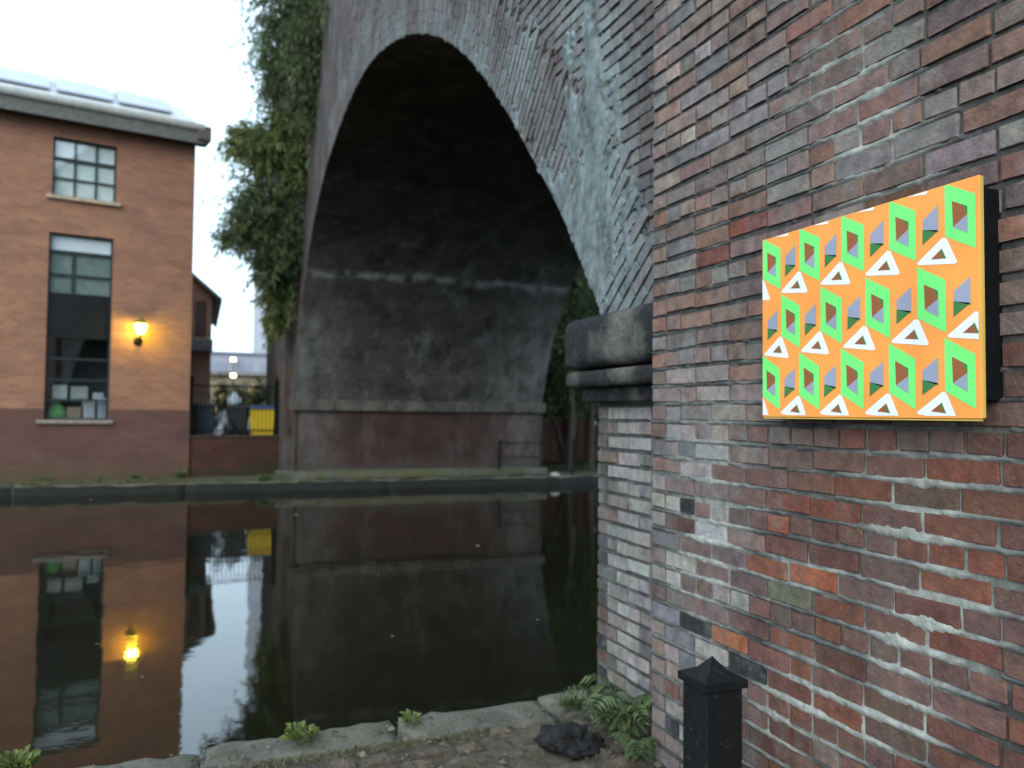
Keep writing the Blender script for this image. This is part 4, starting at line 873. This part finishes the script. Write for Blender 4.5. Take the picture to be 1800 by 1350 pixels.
tree('bank_tree', (tx2, 21.7, FZ), 4.2, .10, [((tx2+.6, 22.0, 3.6), (1.6, 1.2, 1.6), 3), ((tx2+1.8, 21.6, 5.4), (2.2, 1.6, 2.2), 3), ((tx2-.2, 22.6, 2.4), (1.0, .7, .8), 1.5)], 7000, M_LEAF_OLIVE, 'olive tree with a thin reddish trunk glimpsed beside the near pier')
tree('bank_tree', (14.5, 25, 1.1), 6, .2, [((14.5, 25, 7), (4, 3, 4), 4), ((10.5, 26, 6.5), (2.8, 2, 3.2), 3), ((18, 23, 6), (3.5, 3, 4), 3)], 9000, M_LEAF_DARK, 'large dark tree filling the background beyond the bridge', .3)
p = gp(1047, 744, 1.5); p = ony(1046, 744, 21.75)
b = MB(); bmesh.ops.create_icosphere(b.bm, subdivisions=2, radius=.10)
for v in b.bm.verts: v.co += mnoise.noise_vector(v.co*13)*.05; v.co.z *= .6
tag(link('carrier_bag', b.mesh('bag'), plain('pale_blue_plastic', (.30, .45, .52), .4), None, (p[0], 21.88, p[2]), True), 'pale blue scrap of plastic caught on the board fence beside the near pier', 'bag')
q = onz(957, 832, FZ+.02)
b = MB(); bmesh.ops.create_icosphere(b.bm, subdivisions=2, radius=.14)
for v in b.bm.verts: v.co += mnoise.noise_vector(v.co*8)*.05; v.co.z *= .45
tag(link('pale_stone', b.mesh('ps'), plain('pale_stone', (.42, .40, .35), .85), None, (8.75, 19.75, FZ+.04), True), 'pale stone lying on the quay at the far pier corner', 'stone')

# moss, grass and weeds along the far quay
P, D, S = [], [], []
for k in range(9000):
    x = rng.uniform(-8, 2.2) if k % 4 else rng.uniform(2.2, 15); d = (fn(x*.9, 0, 2.2)+.25)
    if rng.uniform() > max(.06, d*1.5): continue
    y = FAR_E+.06+abs(rng.normal(0, .45)) if x < 2 else FAR_E+.30+abs(rng.normal(0, .08))
    y = min(y, 21.0 if x < 2 else 19.95); P.append((x, y, FZ-.005)); D.append((rng.normal(0, .4), rng.normal(0, .4), 1)); S.append(rng.uniform(.04, .13) if x < 2 else rng.uniform(.03, .07))
tag(wlink('quay_grass', leaves_mesh('quay_grass', P, D, S, .14, .1), M_LEAF_DRY, None), 'thin grass and moss along the far quay edge', 'grass', kind='stuff')
for i, (px, n, h, lab) in enumerate(((82, 90, .16, 'bright green weed at the wall foot, leftmost on the far quay'), (178, 60, .13, 'small weed at the wall foot below the tall window'), (240, 110, .18, 'spreading weed at the wall foot below the lantern'), (318, 130, .24, 'dark tall weed at the corner of the orange house'), (465, 140, .22, 'leafy weed on the quay edge in front of the low wall'))):
    q = onz(px, 843 if i < 4 else 846, FZ); yv = {0: 20.75, 1: 20.95, 2: 21.0, 3: 21.2, 4: 19.75}[i]; q = ony(px, 840, yv)
    tuft('weed', (float(q[0]), yv, FZ-.01), n, h, .16, M_LEAF_FERN if i in (0, 2, 4) else M_LEAF_DARK, lab, group='weeds on the far quay', asp=.4)
# floating leaves
lf = leaves_mesh('floating_leaf', [(-.05, 0, 0)], [(1, 0, 0)], [.10], .6, 0)
for v in lf.vertices: v.co.z = abs(v.co.z)*.3+.004
lf.materials.append(plain('dead_leaf', (.40, .36, .27), .6))
for (px, py), lab in (((160, 878), 'pale leaf floating close to the far quay'), ((452, 1120), 'pale leaf floating at the right edge of the sky reflection'), ((170, 1132), 'pale leaf floating by the reflected tall window'), ((690, 1118), 'tiny leaf floating on the dark water under the arch'), ((30, 1012), 'pale leaf floating at the left edge of the picture'), ((665, 1010), 'tiny leaf floating left of the middle under the arch reflection'), ((250, 1190), 'pale leaf floating below the reflected lantern'), ((520, 905), 'pale leaf floating just off the far pier corner'), ((840, 960), 'tiny leaf floating in front of the far pier'), ((945, 1090), 'tiny leaf floating near the near pier')):
    q = onz(px, py, 0); o = bpy.data.objects.new('floating_leaf', lf); COL.objects.link(o); o.location = (q[0], q[1], .0); s = .36 if py > 1000 else .9; o.scale = (s, s, s); o.rotation_euler = (0, 0, random.uniform(0, 6)); tag(o, lab, 'leaf', 'leaves floating on the canal')

# grit and scraps over the setts and coping
P, D, S = [], [], []
for k in range(1500):
    x = rng.uniform(-1.4, 2.0); y = rng.uniform(3.0, 4.12-.035*(2.1-x)); P.append((x, y, GZ+.006)); a = rng.uniform(0, 6.28); D.append((math.cos(a), math.sin(a), rng.uniform(-.05, .25))); S.append(rng.choice((.012, .018, .03, .045), p=(.4, .35, .18, .07)))
tag(wlink('path_litter', leaves_mesh('path_litter', P, D, S, .7, .05), leaf_mat('leaf_litter', (.05, .04, .028), (.24, .20, .14)), None), 'scattered grit and dead leaf scraps on the towpath setts', 'litter', kind='stuff')
P, D, S = [], [], []
for k in range(2600):
    x = rng.uniform(-1.5, 2.05); e = NEAR_E-.30-.035*(2.1-x); y = e-abs(rng.normal(0, .05)) if k % 3 else e-rng.integers(0, 6)*.125+rng.normal(0, .008)
    if fn(x*2.2, y*2.2, 4.4) < -.02: continue
    P.append((x, y, GZ-.012)); D.append((rng.normal(0, .5), rng.normal(0, .5), 1)); S.append(rng.uniform(.012, .04))
tag(wlink('joint_moss', leaves_mesh('joint_moss', P, D, S, .25, .1), M_LEAF_DRY, None), 'moss and thin grass in the joints of the towpath', 'moss', kind='stuff')
